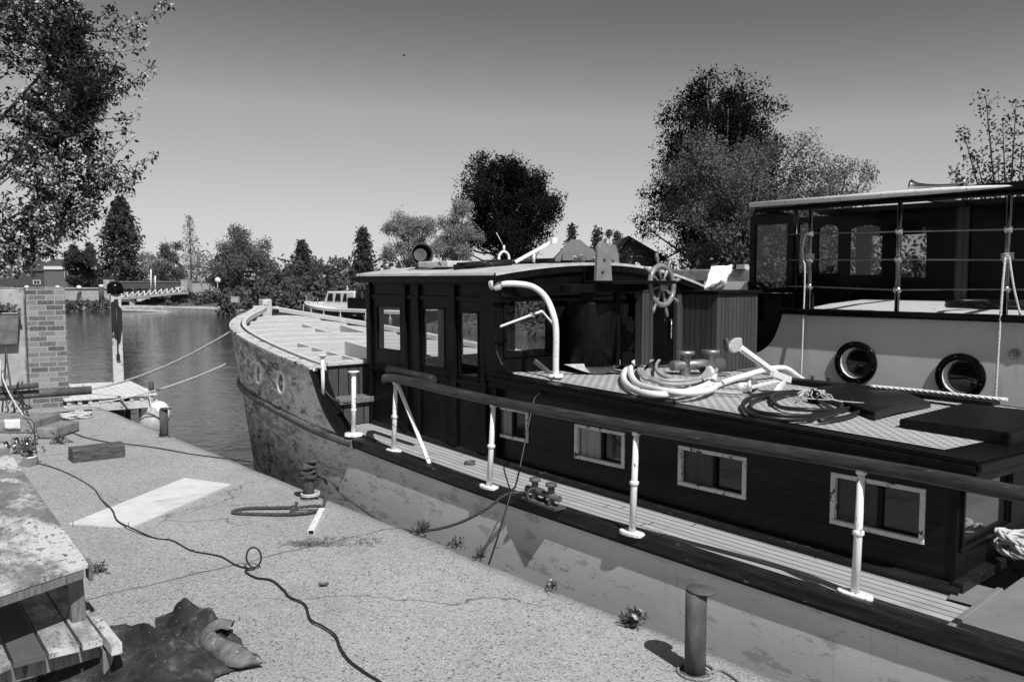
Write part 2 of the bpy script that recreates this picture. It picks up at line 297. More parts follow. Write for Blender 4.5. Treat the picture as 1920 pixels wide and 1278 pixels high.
# ------------------------------------------------------------------ mesh builder
class MB:
    def __init__(s): s.v = []; s.f = []; s.sm = []
    def add(s, vs, fs, smooth=False):
        o = len(s.v); s.v += [tuple(p) for p in vs]
        for q in fs: s.f.append(tuple(o + i for i in q)); s.sm.append(smooth)
        return s
    def box(s, c, ax, ay, az):
        c = Vector(c); ax, ay, az = Vector(ax) / 2, Vector(ay) / 2, Vector(az) / 2
        vs = [c + i * ax + j * ay + k_ * az for k_ in (-1, 1) for j in (-1, 1) for i in (-1, 1)]
        return s.add(vs, [(0, 2, 3, 1), (4, 5, 7, 6), (0, 1, 5, 4), (2, 6, 7, 3), (0, 4, 6, 2), (1, 3, 7, 5)])
    def aabb(s, x0, x1, y0, y1, z0, z1):
        return s.box(((x0 + x1) / 2, (y0 + y1) / 2, (z0 + z1) / 2), (x1 - x0, 0, 0), (0, y1 - y0, 0), (0, 0, z1 - z0))
    def beam(s, a, b, w, h, up=(0, 0, 1)):
        a, b = Vector(a), Vector(b); d_ = b - a; u = Vector(up)
        side = d_.cross(u).normalized(); u2 = side.cross(d_).normalized()
        return s.box((a + b) / 2, d_, side * w, u2 * h)
    def tube(s, pts, r, n=8, closed=False, caps=True):
        P = [Vector(p) for p in pts]; m = len(P)
        if m < 2: return s
        rr = r if isinstance(r, (list, tuple)) else [r] * m
        vs = []; up = None
        for i in range(m):
            if closed: t = P[(i + 1) % m] - P[i - 1]
            else: t = P[min(i + 1, m - 1)] - P[max(i - 1, 0)]
            if t.length < 1e-9: t = Vector((0, 0, 1))
            t.normalize()
            if up is None: up = t.orthogonal().normalized()
            up = (up - t * up.dot(t)); up = up.normalized() if up.length > 1e-6 else t.orthogonal().normalized()
            w = t.cross(up)
            vs += [P[i] + (up * math.cos(2 * math.pi * j / n) + w * math.sin(2 * math.pi * j / n)) * rr[i] for j in range(n)]
        fs = []
        for i in range(m if closed else m - 1):
            i2 = (i + 1) % m
            for j in range(n): fs.append((i * n + j, i * n + (j + 1) % n, i2 * n + (j + 1) % n, i2 * n + j))
        s.add(vs, fs, True)
        if caps and not closed:
            o = len(s.v) - m * n
            s.f.append(tuple(o + j for j in reversed(range(n)))); s.sm.append(False)
            s.f.append(tuple(o + (m - 1) * n + j for j in range(n))); s.sm.append(False)
        return s
    def lathe(s, prof, c, axis=(0, 0, 1), n=20, smooth=True):
        c = Vector(c); a = Vector(axis).normalized(); u = a.orthogonal().normalized(); w = a.cross(u)
        vs = []
        for (r, h) in prof:
            vs += [c + a * h + (u * math.cos(2 * math.pi * j / n) + w * math.sin(2 * math.pi * j / n)) * max(r, 1e-4) for j in range(n)]
        fs = [(i * n + j, i * n + (j + 1) % n, (i + 1) * n + (j + 1) % n, (i + 1) * n + j) for i in range(len(prof) - 1) for j in range(n)]
        return s.add(vs, fs, smooth)
    def prism(s, poly, ext):
        P = [Vector(p) for p in poly]; e = Vector(ext); n = len(P)
        fs = [tuple(range(n - 1, -1, -1)), tuple(range(n, 2 * n))] + [(i, (i + 1) % n, n + (i + 1) % n, n + i) for i in range(n)]
        return s.add(P + [p + e for p in P], fs)
    def grid(s, rows, smooth=True):
        n = len(rows[0]); vs = [p for r_ in rows for p in r_]
        return s.add(vs, [(i * n + j, i * n + j + 1, (i + 1) * n + j + 1, (i + 1) * n + j) for i in range(len(rows) - 1) for j in range(n - 1)], smooth)
    def wall(s, o, u, v, th, us, vs_, holes):
        """panel with rectangular openings; o corner, u/v unit axes, th thickness vector"""
        o, u, v, th = Vector(o), Vector(u), Vector(v), Vector(th)
        cu = sorted(set([us[0], us[1]] + [a for h in holes for a in (h[0], h[1])])); cv = sorted(set([vs_[0], vs_[1]] + [a for h in holes for a in (h[2], h[3])]))
        def solid(i, j):
            if i < 0 or j < 0 or i >= len(cu) - 1 or j >= len(cv) - 1: return False
            a, b = (cu[i] + cu[i + 1]) / 2, (cv[j] + cv[j + 1]) / 2
            return not any(h[0] < a < h[1] and h[2] < b < h[3] for h in holes)
        P = lambda a, b: o + u * a + v * b
        for i in range(len(cu) - 1):
            for j in range(len(cv) - 1):
                if not solid(i, j): continue
                q = [P(cu[i], cv[j]), P(cu[i + 1], cv[j]), P(cu[i + 1], cv[j + 1]), P(cu[i], cv[j + 1])]
                s.add(q, [(0, 1, 2, 3)]); s.add([p + th for p in q], [(3, 2, 1, 0)])
                for di, dj, a, b in ((0, -1, 0, 1), (1, 0, 1, 2), (0, 1, 2, 3), (-1, 0, 3, 0)):
                    if not solid(i + di, j + dj): s.add([q[a], q[b], q[b] + th, q[a] + th], [(0, 1, 2, 3)])
        return s
    def leaves(s, C, size, asp=.5, flat=0, droop=None):
        """one bent rhombus per point"""
        C = np.asarray(C); n = len(C)
        a = rng.normal(size=(n, 3)); 
        if flat: a[:, 2] *= (1 - flat)
        if droop is not None: a = a + np.asarray(droop)
        a /= np.linalg.norm(a, axis=1)[:, None] + 1e-9
        b = np.cross(a, rng.normal(size=(n, 3))); b /= np.linalg.norm(b, axis=1)[:, None] + 1e-9
        sz = (size * rng.uniform(.6, 1.3, n))[:, None]
        nn = np.cross(a, b) * sz * .12
        V = np.stack([C, C + a * sz * .5 + b * sz * asp * .5 + nn, C + a * sz, C + a * sz * .5 - b * sz * asp * .5 + nn], 1).reshape(-1, 3)
        o = len(s.v); s.v += V.tolist()
        s.f += [(o + 4 * i, o + 4 * i + 1, o + 4 * i + 2, o + 4 * i + 3) for i in range(n)]; s.sm += [False] * n
        return s
    def build(s, name, m, parent=None, bevel=0, solid=0):
        V = np.array(s.v, dtype=float)
        if parent is not None: org = Vector(ORG[parent.name])
        else: org = Vector(((V[:, 0].min() + V[:, 0].max()) / 2, (V[:, 1].min() + V[:, 1].max()) / 2, V[:, 2].min()))
        V = V - np.array(org)
        me = bpy.data.meshes.new(name); me.from_pydata(V.tolist(), [], s.f)
        me.polygons.foreach_set('use_smooth', s.sm); me.update()
        ms = m if isinstance(m, (list, tuple)) else [m]
        for x in ms: me.materials.append(x)
        o = bpy.data.objects.new(name, me); COL.objects.link(o)
        if parent is not None: o.parent = parent
        else: o.location = org
        ORG[o.name] = tuple(org)
        if solid:
            md = o.modifiers.new('solid', 'SOLIDIFY'); md.thickness = solid; md.offset = -1
        if bevel:
            md = o.modifiers.new('bevel', 'BEVEL'); md.width = bevel; md.segments = 2; md.limit_method = 'ANGLE'; md.angle_limit = R(40)
        return o
ORG = {}
def tag(o, label=None, cat=None, group=None, kind=None):
    if label: o['label'] = label
    if cat: o['category'] = cat
    if group: o['group'] = group
    if kind: o['kind'] = kind
    return o
def thing(name, label, cat, loc, group=None):
    o = bpy.data.objects.new(name, None); COL.objects.link(o); o.location = loc; o.empty_display_size = .1
    ORG[o.name] = tuple(loc); return tag(o, label, cat, group)
def dup(root, loc, label=None, rz=0):
    r = root.copy(); COL.objects.link(r); r.location = loc; r.rotation_euler = (0, 0, rz); ORG[r.name] = tuple(loc)
    if label: r['label'] = label
    for ch in list(root.children):
        c = ch.copy(); COL.objects.link(c); c.parent = r
        for g in list(ch.children): d_ = g.copy(); COL.objects.link(d_); d_.parent = c
    return r
def smooth_path(P, n=8):
    P = [Vector(p) for p in P]; out = []
    for i in range(len(P) - 1):
        p0, p1, p2, p3 = P[max(i - 1, 0)], P[i], P[i + 1], P[min(i + 2, len(P) - 1)]
        for j in range(n):
            t = j / n
            out.append(.5 * ((2 * p1) + (p2 - p0) * t + (2 * p0 - 5 * p1 + 4 * p2 - p3) * t * t + (3 * p1 - p0 - 3 * p2 + p3) * t ** 3))
    return out + [P[-1]]
def sag(a, b, s, n=16):
    a, b = Vector(a), Vector(b)
    return [a.lerp(b, i / n) - Vector((0, 0, s * 4 * (i / n) * (1 - i / n))) for i in range(n + 1)]
def rope_mesh(mb, pts, r, strands=3, pitch=9):
    """laid rope: three strands twisted round the path"""
    P = [Vector(p) for p in pts]; L = 0; fr = []; up = None
    for i in range(len(P)):
        t = (P[min(i + 1, len(P) - 1)] - P[max(i - 1, 0)]).normalized()
        if i: L += (P[i] - P[i - 1]).length
        if up is None: up = t.orthogonal().normalized()
        up = (up - t * up.dot(t)).normalized(); fr.append((P[i], up.copy(), t.cross(up), L))
    # resample so that the twist reads
    m = max(len(P), min(500, int(L / (r * 2.2)))); ts = np.linspace(0, L, m); Ls = [q[3] for q in fr]; res = []
    j = 0
    for t in ts:
        while j < len(fr) - 2 and Ls[j + 1] < t: j += 1
        k_ = (t - Ls[j]) / max(Ls[j + 1] - Ls[j], 1e-9)
        res.append((fr[j][0].lerp(fr[j + 1][0], k_), fr[j][1].lerp(fr[j + 1][1], k_), fr[j][2].lerp(fr[j + 1][2], k_), t))
    for s_ in range(strands):
        ph = 2 * math.pi * s_ / strands
        mb.tube([p + (a * math.cos(ph + t / (r * pitch) * 2 * math.pi) + b * math.sin(ph + t / (r * pitch) * 2 * math.pi)) * r * .52 for p, a, b, t in res], r * .56, 5)
    return mb

# ------------------------------------------------------------------ the setting: quay, river, far bank
WATER = -.9; EDGE = 3.22
def quay():
    mb = MB(); pts = []
    ys = np.linspace(-4, 12.45, 120); xs = list(np.linspace(-4, EDGE, 60))
    rows = []
    for y in ys:
        e = EDGE + .025 * mnoise.noise((y * 2.1, 0, 0)) + .02 * mnoise.noise((y * 7, 3, 0)) - (.06 if 4.0 < y < 4.25 else 0)
        row = []
        for x in xs:
            xx = min(x, e) if x < EDGE else e
            z = .012 * mnoise.noise((xx * .7, y * .7, 1)) - .02 * max(0, (xx - (EDGE - .05)) / .05)
            row.append((xx, y, z))
        row.append((e + .01, y, -.09)); row.append((e - .02 + .02 * mnoise.noise((y * 3, 5, 0)), y, -.5)); row.append((e - .02, y, -2)); rows.append(row)
    mb.grid(rows[::1], True)
    b = [Vector(p) for p in rows[-1][:-3]]
    mb.grid([[p for p in b], [p + Vector((0, .01, -2)) for p in b]], False)
    mb.aabb(-14, 2.9, 12.44, 16, -2, -.012)
    mb.aabb(-14, -3.98, -4, 12.46, -2, -.012)
    return tag(mb.build('quay', M['quay']), kind='structure')
quay()
wv = MB(); wv.grid([[(x, y, WATER) for x in np.linspace(-260, 300, 8)] for y in np.linspace(-60, 260, 8)], False)
tag(wv.build('river', M['water']), kind='structure')
def bank():
    # waterline of the far bank, from the left round to the right behind the boats
    line = [(-160, 84), (-60, 82), (10, 81), (18.6, 79.5), (23.5, 73), (25.3, 68), (26, 63), (26, 58), (26, 47), (26, 30), (26.5, 10), (27, -15), (28, -60)]
    prof = [(0, -1.4), (.05, -.62), (.5, -.5), (1.5, -.2), (4, .05), (20, .3), (700, 1.2)]
    rows = []
    L = [Vector((a, b, 0)) for a, b in line]
    for i, p in enumerate(L):
        t = (L[min(i + 1, len(L) - 1)] - L[max(i - 1, 0)]).normalized(); nrm = Vector((-t.y, t.x, 0))
        if nrm.dot(Vector((1, 1, 0))) < 0: nrm = -nrm
        rows.append([p + nrm * d_ + Vector((0, 0, z)) for d_, z in prof])
    mb = MB(); mb.grid(rows, True); tag(mb.build('far_bank', M['soil']), kind='structure')
    mb = MB(); A = []
    for i in range(3, 9): A.append(L[i])
    A = smooth_path(A, 5)
    mb.grid([[p + Vector((-.25, -.2, z)) for p in A] for z in (-1.3, -.55)] + [[p + Vector((.5, .6, -.42 + .06 * mnoise.noise((i * .9, 0, 0)))) for i, p in enumerate(A)], [p + Vector((1.6, 1.6, -.4)) for p in A]], False)
    tag(mb.build('bank_edging', M['bank']), kind='structure')
bank()

# ------------------------------------------------------------------ the barge under restoration
XC = 5.5
BO = Vector((XC, 4, WATER))
barge = thing('river_barge', 'long black cabined barge with peeling grey hull and open foredeck beams, moored at the quay', 'boat', BO)
def zr(Y): return .925 + .41 * (max(0, Y - 6.95) / 5.05) ** 1.35
def zd(Y): return .218 + .0115 * Y + .0012 * Y * Y + .035 * min(1, max(0, (Y - 4.5) / 3)) * 1.4
BT = [(-6, 1.5), (-3, 1.7), (0, 1.865), (1.5, 1.918), (5, 1.932), (6, 1.92), (6.95, 1.88), (7.4, 1.8), (8.4, 1.66), (9.2, 1.53), (9.95, 1.38), (10.5, 1.17), (11, .85), (11.45, .5), (11.75, .22), (11.95, .07), (12.02, .03)]
BY = np.array([a for a, b in BT]); BB = np.array([b for a, b in BT])
_fy = np.linspace(-6, 12.02, 400); _fb = np.interp(_fy, BY, BB)
_ker = np.hanning(41); _ker /= _ker.sum()
_fbs = np.convolve(np.pad(_fb, 20, mode='edge'), _ker, 'valid')
def hb(Y, z=1.0):
    """half breadth of the hull at height z"""
    sh = max(0, (1.0 - z)) * .32 if z < 1.0 else 0
    b = float(np.interp(Y + sh * max(0, min(1, (Y - 6) / 4)), _fy, _fbs)) if Y + sh * max(0, min(1, (Y - 6) / 4)) < 12.02 else 0.0
    return max(b - .03 * max(0, 1 - z), .02)
def ztop(Y):
    if Y >= 6.95: return zr(Y)
    if Y <= 6.1: return zd(Y) + .02
    q = (Y - 6.1) / .85
    return zd(Y) + .02 + (zr(6.95) - zd(6.95) - .02) * q ** 2.6
def heel(Y): return .05 * 2 * hb(Y, 1.0)          # she leans a little to starboard
def port(Y, z, o=0): return Vector((XC - hb(Y, z) - o, Y, z))
def star(Y, z, o=0): return Vector((XC + hb(Y, z) + o, Y, z))
HY = sorted(set(list(np.linspace(-6, 6, 140)) + list(np.linspace(6.05, 6.95, 24)) + list(np.linspace(7.0, 11, 60)) + list(np.linspace(11.05, 12.0, 22))))
def hull():
    mb = MB()
    for side in (port, star):
        rows = []
        for Y in HY:
            zt = ztop(Y) - (heel(Y) if side is star else 0); row = []
            for q in np.linspace(0, 1, 12):
                z = zt * (1 - q) + (-1.25) * q
                p = side(Y, z)
                if Y > 11 and hb(Y, z) < .05: p.x = XC
                if zt - z > .1 and side is port:   # plate unevenness
                    p.x += .0006 * mnoise.noise((Y * 2.3, z * 3, 0))
                row.append(p)
            rows.append(row if side is star else row[::-1])
        mb.grid(rows, True)
    return mb.build('hull', M['hull'], barge, solid=.04)
hull()
def sweep(ys, base, prof, flip=False):
    """profile (outward, up) swept along a hull line"""
    mb = MB(); rows = []
    for i, Y in enumerate(ys):
        a = base(max(Y - .03, ys[0] - .03)); b = base(Y + .03); t = (b - a).normalized()
        out = Vector((-t.y, t.x, 0)).normalized()
        if flip: out = -out
        rows.append([base(Y) + out * o + Vector((0, 0, z)) for o, z in prof + prof[:1]])
    mb.grid(rows, False)
    n = len(prof); o = 0
    mb.f.append(tuple(range(n))); mb.sm.append(False); l = len(mb.v) - n - 1
    mb.f.append(tuple(l + i for i in reversed(range(n)))); mb.sm.append(False)
    return mb
aft = list(np.linspace(-6, 6.2, 42)); fore = list(np.linspace(6.15, 11.9, 60))
gw = [(.022, .0), (.028, -.022), (.018, -.04), (.0, -.05), (-.02, -.02), (-.085, -.01), (-.085, .035), (-.02, .045), (.02, .035)]
for sd, fl in ((port, False), (star, True)):
    sweep(aft, lambda Y, sd=sd: sd(Y, zd(Y)), gw, fl).build('gunwale', M['gunwale'], barge, bevel=.008)
    sweep(fore, lambda Y, sd=sd: sd(Y, zd(Y) - .045 * min(1, max(0, (Y - 6.15) / 1.2))), [(.0, -.05), (.03, -.045), (.042, -.02), (.042, .005), (.03, .028), (0, .035)], fl).build('rubbing_strake', M['strake'], barge, bevel=.01)
    sweep(list(np.linspace(6.95, 11.95, 60)), lambda Y, sd=sd: sd(Y, zr(Y)) - Vector((0, 0, heel(Y) if sd is star else 0)), [(.035, 0), (.035, .03), (-.10, .03), (-.10, 0)], fl).build('bulwark_capping', M['weathered'], barge, bevel=.006)
    sweep(list(np.linspace(6.95, 11.8, 50)), lambda Y, sd=sd: sd(Y, zr(Y)) - Vector((0, 0, heel(Y) if sd is star else 0)), [(-.12, -.02), (-.12, .045), (-.17, .045), (-.17, -.02)], fl).build('inner_rail', M['beam'], barge, bevel=.004)
# sloping end of the bulwark
mb = MB(); rows = []
for Y in np.linspace(6.02, 6.97, 22):
    p = port(Y, ztop(Y)); rows.append([p + Vector((-.03, 0, .012)), p + Vector((.13, 0, .012)), p + Vector((.13, 0, -.03)), p + Vector((-.03, 0, -.03)), p + Vector((-.03, 0, .012))])
mb.grid(rows, False).build('bulwark_end_capping', M['black'], barge)
# stem post
mb = MB(); mb.aabb(XC - .075, XC + .075, 11.90, 12.06, -1.2, 1.46); mb.build('stem_post', M['weathered'], barge, bevel=.02)
# portholes in the bulwark
for (px, py) in ((488, 700), (530, 717)):
    P = atx(px, py, 3.78)
    for _ in range(8): P = atx(px, py, port(P.y, P.z).x)
    a = port(P.y - .05, P.z); b = port(P.y + .05, P.z); t = (b - a).normalized(); out = Vector((-t.y, t.x, 0))
    rim = MB().lathe([(.085, -.02), (.135, -.02), (.14, .018), (.115, .032), (.088, .022), (.085, -.02)], P, out, 28).build('porthole', M['white'], barge)
    MB().lathe([(.0001, .0105), (.09, .010)], P, out, 28).build('pane', M['darkglass'], rim)
# foredeck beams and carlings
def inner(Y): return hb(Y, zr(Y)) - .15
ybs = [7.32, 7.62, 7.94, 8.28, 8.62, 8.98, 9.36, 9.74, 10.12, 10.5, 10.86, 11.2]
def camz(Y, x): return zr(Y) - .035 - .05 * (x + inner(Y)) + .05 * (1 - (x / max(inner(Y), .1)) ** 2)
HATCH = [(4.52 - XC, 5.15 - XC, 7.8, 8.8), (5.36 - XC, 5.95 - XC, 9.9, 10.3)]
for i, Y in enumerate(ybs):
    b = inner(Y); cuts = [(-b, b)]
    for (h0, h1, y0, y1) in HATCH:
        if y0 < Y < y1:
            cuts = [q for (p0, p1) in cuts for q in ((p0, min(p1, h0 - .026)), (max(p0, h1 + .026), p1)) if q[1] - q[0] > .05]
    for (p0, p1) in cuts:
        mb = MB(); rows = []; xs = np.linspace(p0, p1, 9)
        for x in xs:
            z = camz(Y, x); rows.append([(XC + x, Y - .022, z - .007), (XC + x, Y - .022, z), (XC + x, Y + .022, z), (XC + x, Y + .022, z - .17), (XC + x, Y - .022, z - .17), (XC + x, Y - .022, z - .007)])
        mb.grid(rows, False); n0 = len(mb.f); o = mb.build('deck_beam', [M['beam'], M['beamtop']], barge)
        for k_, f_ in enumerate(o.data.polygons):
            if k_ % 5 in (0, 1): f_.material_index = 1
for (h0, h1, y0, y1) in HATCH:
    for x in (h0, h1):
        n = [y for y in ybs if y0 - .33 < y < y1 + .33]
        a, b = n[0], n[-1]; mb = MB(); rows = []
        for Y in np.linspace(a + .024, b - .024, 9):
            z = camz(Y, x) + .002; rows.append([(XC + x - .024, Y, z), (XC + x + .024, Y, z), (XC + x + .024, Y, z - .16), (XC + x - .024, Y, z - .16), (XC + x - .024, Y, z)])
        mb.grid(rows, False).build('carling', M['beam'], barge)
# lower staging of planks seen between the beams, and the dark hold
mb = MB()
ys = np.linspace(6.98, 11.6, 24)
mb.grid([[(XC - inner(Y) + .06, Y, zd(Y) - .12) for Y in ys], [(XC + inner(Y) - .06, Y, zd(Y) - .12) for Y in ys]], False).build('hold_floor', M['greywood'], barge)
# bulkhead at the break of the foredeck, with its step
b = inner(6.95)
mb = MB(); mb.aabb(XC - b - .02, 4.95, 6.93, 6.985, .62, zr(6.95) + .02); mb.build('foredeck_bulkhead', M['bulkwood'], barge, bevel=.005)
mb = MB(); mb.aabb(XC - b + .0, 4.2, 6.72, 6.93, .60, .655); mb.build('step', M['greywood'], barge, bevel=.008)
mb = MB(); mb.aabb(XC - b + .0, 4.2, 6.76, 6.80, .40, .598); mb.build('step_riser', M['bulkwood'], barge, bevel=.005)
mb = MB(); mb.aabb(XC - b - .02, 4.95, 6.90, 7.05, zr(6.95) + .022, zr(6.95) + .06); mb.build('bulkhead_capping', M['weathered'], barge, bevel=.006)
# side deck
mb = MB(); ys = np.linspace(1.32, 6.9, 30)
mb.grid([[port(Y, zd(Y), -.08) for Y in ys], [Vector((4.3, Y, zd(Y) + .006)) for Y in ys]], False).build('side_deck', M['deck'], barge)
mb = MB(); ys = np.linspace(-5.9, 1.36, 20)
mb.grid([[port(Y, zd(Y) + .016, -.08) for Y in ys], [Vector((5.5, Y, zd(Y) + .03)) for Y in ys], [star(Y, zd(Y) + .016, -.08) for Y in ys]], False)
p = [atz(1706, 1158, .325), atz(1830, 1052, .325)]
mb.add([port(1.355, zd(1.36) + .018, -.08), (4.05, 1.72 - .36, zd(1.4) + .018), (4.05, 1.5, zd(1.4) + .018), (4.35, 1.56, zd(1.4) + .018), (4.35, 1.36, zd(1.4) + .018)], [(4, 3, 2, 1)])
mb.build('aft_deck', M['canvas'], barge)
mb = MB(); mb.beam(port(1.36, zd(1.36) + .02, -.08), (4.35, 1.375, zd(1.36) + .022), .03, .022); mb.build('deck_edge_batten', M['canvas'], barge, bevel=.005)
mb = MB(); ys = np.linspace(-5.9, 6.9, 20)
mb.grid([[Vector((6.75, Y, zd(Y) + .006)) for Y in ys], [star(Y, zd(Y), -.08) for Y in ys]], False).build('side_deck', M['deck'], barge)

# --- aft cabin
CX0, CX1, CY0, CY1 = 4.2, 6.8, 1.53, 4.92
def zroof(Y): return .876 + .0313 * Y
Uy, Uz, Ux = Vector((0, 1, 0)), Vector((0, 0, 1)), Vector((1, 0, 0))
wins = [((925, 757), (990, 831)), ((1080, 792), (1170, 880)), ((1275, 832), (1397, 938)), ((1562, 882), (1730, 1022))]
wr = []
for (a, b), (c, d_) in wins:
    p, q = atx(a, b, CX0), atx(c, d_, CX0); wr.append((q.y, p.y, q.z + .012, p.z - .012))
ZC0, ZC1 = .2, .985
mb = MB()
mb.wall((CX0, 0, 0), Uy, Uz, (.035, 0, 0), (CY0, CY1), (ZC0, .90), [(a, b, c, d_) for a, b, c, d_ in wr])
mb.add([(CX0, CY0, .90), (CX0, CY1, .90), (CX0, CY1, 1.0), (CX0, CY0, .90)], [(0, 1, 2)])
mb.build('cabin_side', M['cabinpaint'], barge)
mb = MB(); mb.wall((CX1, 0, 0), Uy, Uz, (-.035, 0, 0), (CY0, CY1), (ZC0, .76), []); mb.build('cabin_side', M['blackgl'], barge)
wa, wb = aty(1808, 903, CY0), aty(1893, 1000, CY0)
mb = MB(); mb.wall((0, CY0 - .004, 0), Ux, Uz, (0, .04, 0), (CX0 - .004, CX1 + .004), (ZC0, .775), [(wa.x, wa.x + .60, .46, .74), (5.1, 6.1, .25, .7)])
mb.add([(CX0, CY0, .775), (CX1, CY0, .775), (CX0, CY0, .88)], [(0, 1, 2)])
mb.build('cabin_end', M['black'], barge)
mb = MB()
for z in (.44, .755): mb.aabb(wa.x - .05, wa.x + .65, CY0 - .02, CY0 - .006, z - .012, z + .012)
for x in (wa.x - .03, wa.x + .63): mb.aabb(x - .012, x + .012, CY0 - .021, CY0 - .007, .448, .747)
w_ = mb.build('window', M['black'], barge, bevel=.004)
MB().aabb(wa.x, wa.x + .60, CY0 + .012, CY0 + .02, .46, .74).build('pane', M['mirror'], w_)
MB().aabb(5.1, 6.1, CY0 + .0, CY0 + .02, .25, .7).build('cabin_door', M['black'], barge)
# margin board where the cabin meets the deck
mb = MB(); ys = np.linspace(CY0 - .05, 6.75, 30)
rows = [[(4.12, Y, zd(Y) + .012), (4.12, Y, zd(Y) + .03), (4.155, Y, zd(Y) + .045), (4.197, Y, zd(Y) + .045), (4.197, Y, zd(Y) + .012)] for Y in ys]
mb.grid(rows, False); mb.beam((4.16, CY0 - .03, zd(1.5) + .04), (6.8, CY0 - .03, zd(1.5) + .04), .05, .05); mb.build('margin_board', M['gunwale'], barge)
# cabin windows with their curtains
for i, (a, b, c, d_) in enumerate(wr):
    mb = MB(); fw = .019; xo, xi = CX0 - .012, CX0 + .02
    mb.aabb(xo, xi, a - .008, b + .008, d_ - fw, d_ + .006); mb.aabb(xo, xi, a - .008, b + .008, c - .006, c + fw)
    mb.aabb(xo, xi, a - .008, a + fw, c + fw, d_ - fw); mb.aabb(xo, xi, b - fw, b + .008, c + fw, d_ - fw)
    w_ = mb.build('window', M['frame'], barge, bevel=.004)
    m_ = (a * .52 + b * .48)
    rows = [[(CX0 + .024 + .006 * math.sin(t * 40), a + (b - a) * t, z) for t in np.linspace(.50 if i < 2 else .46, .98, 24)] for z in (c + .02, d_ - .02)]
    MB().grid(rows, True).build('curtain', M['curtain'] if i < 2 else M['darkcurtain'], w_)
    MB().aabb(CX0 + .0185, CX0 + .034, m_ - .012, m_ + .012, c + fw, d_ - fw).build('mullion', M['black'], w_)
    MB().aabb(CX0 + .036, CX0 + .040, a, b, c, d_).build('pane', M['darkglass'], w_)
# cabin roof: dark slab, dashed decking laid on it
def roofpt(X, Y): return zroof(Y) - .052 * (X - 4.15)
def roofz(px, py, dz=0):
    v = ray(px, py); c0 = .876 + .052 * 4.15 + dz           # roof plane z = c0 + .0313 Y - .052 X
    t = (c0 - EYE) / (v.z - .0313 * v.y + .052 * v.x); return EYEV + v * t
mb = MB(); xs = np.linspace(4.06, 6.94, 15); ys = [1.40, 2.5, 3.7, 4.90]
top = [[(x, Y, roofpt(x, Y)) for x in xs] for Y in ys]; bot = [[(x, Y, roofpt(x, Y) - .105) for x in xs] for Y in ys]
mb.grid(top, False); mb.grid([r_[::-1] for r_ in bot], False)
for r_, s_ in ((top[0], bot[0]), (top[-1], bot[-1])): mb.grid([r_, s_], False)
mb.grid([[r_[0] for r_ in top], [r_[0] for r_ in bot]], False); mb.grid([[r_[-1] for r_ in top], [r_[-1] for r_ in bot]], False)
croof = mb.build('cabin_roof', M['black'], barge, bevel=.012)
mb = MB(); mb.grid([[(x, Y, roofpt(x, Y) + .004) for x in np.linspace(4.21, 6.8, 13)] for Y in (1.60, 2.5, 3.7, 4.88)], False).build('roof_decking', M['roofdeck'], croof)
mb = MB(); mb.beam((4.045, 1.4, zroof(1.4) - .035), (4.045, 4.9, zroof(4.9) - .035), .02, .03); mb.beam((4.04, 1.385, roofpt(4.06, 1.4) - .03), (6.9, 1.385, roofpt(6.9, 1.4) - .03), .02, .04); mb.build('roof_edge_moulding', M['black'], croof, bevel=.006)

# --- wheelhouse
WX0, WX1, WY0, WY1 = 4.15, 6.84, 4.92, 6.78
def wz(px, py, X=WX0): return atx(px, py, X)
PW = [(6.24, 6.66, 1.10, 1.52), (5.58, 5.92, 1.00, 1.52), (5.13, 5.40, .96, 1.50)]
mb = MB()
mb.wall((WX0, 0, 0), Uy, Uz, (.05, 0, 0), (WY0, WY1), (.3, 1.73), PW)
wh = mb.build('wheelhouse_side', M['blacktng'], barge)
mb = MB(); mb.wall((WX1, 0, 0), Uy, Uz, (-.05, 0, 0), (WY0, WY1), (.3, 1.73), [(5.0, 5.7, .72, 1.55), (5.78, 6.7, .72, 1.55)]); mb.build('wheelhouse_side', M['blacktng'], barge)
mb = MB(); mb.wall((0, WY1 - .05, 0), Ux, Uz, (0, .05, 0), (WX0, WX1), (.3, 1.73), [(4.28, 4.95, .98, 1.58), (5.03, 5.87, .98, 1.6), (5.95, 6.72, .98, 1.58)]); mb.build('wheelhouse_front', M['black'], barge)
aw = aty(945, 553, WY0), aty(1028, 662, WY0)
mb = MB(); mb.wall((0, WY0 - .004, 0), Ux, Uz, (0, .05, 0), (WX0 - .003, WX1 + .003), (.95, 1.74), [(4.24, 4.72, 1.17, 1.62), (6.0, 6.36, .99, 1.6)]); mb.build('wheelhouse_back', M['black'], barge)
# frames, posts, mouldings of the port side
mb = MB()
for y in (WY1 - .02, 6.17, 5.97, 5.45, 5.05): mb.aabb(WX0 - .03, WX0 - .002, y - .035, y + .035, zd(6) + .02, 1.71)
for z in (1.60, .92): mb.aabb(WX0 - .016, WX0 - .003, WY0 + .03, WY1 - .06, z - .02, z + .02)
mb.build('wheelhouse_frame', M['black'], barge, bevel=.006)
mb = MB()   # fin where the wheelhouse side runs down to the cabin roof
pr_ = [(5.03, 1.72), (4.93, 1.72), (4.90, 1.5), (4.90, 1.33), (4.87, 1.2), (4.80, 1.1), (4.68, 1.03), (5.0, 1.0)]
mb.prism([(4.11, y, z) for y, z in pr_], (.035, 0, 0)).build('wheelhouse_wing', M['black'], barge, bevel=.005)
for i, (a, b, c, d_) in enumerate(PW):
    mb = MB(); fw = .018
    for q in ((a, b, d_ - fw, d_), (a, b, c, c + fw), (a, a + fw, c + fw, d_ - fw), (b - fw, b, c + fw, d_ - fw)): mb.aabb(WX0 - .006, WX0 + .03, *q)
    w_ = mb.build('window', M['black'], barge, bevel=.004)
    MB().aabb(WX0 + .008, WX0 + .014, a + fw, b - fw, c + fw, d_ - fw).build('pane', M['glass'], w_)
mb = MB()
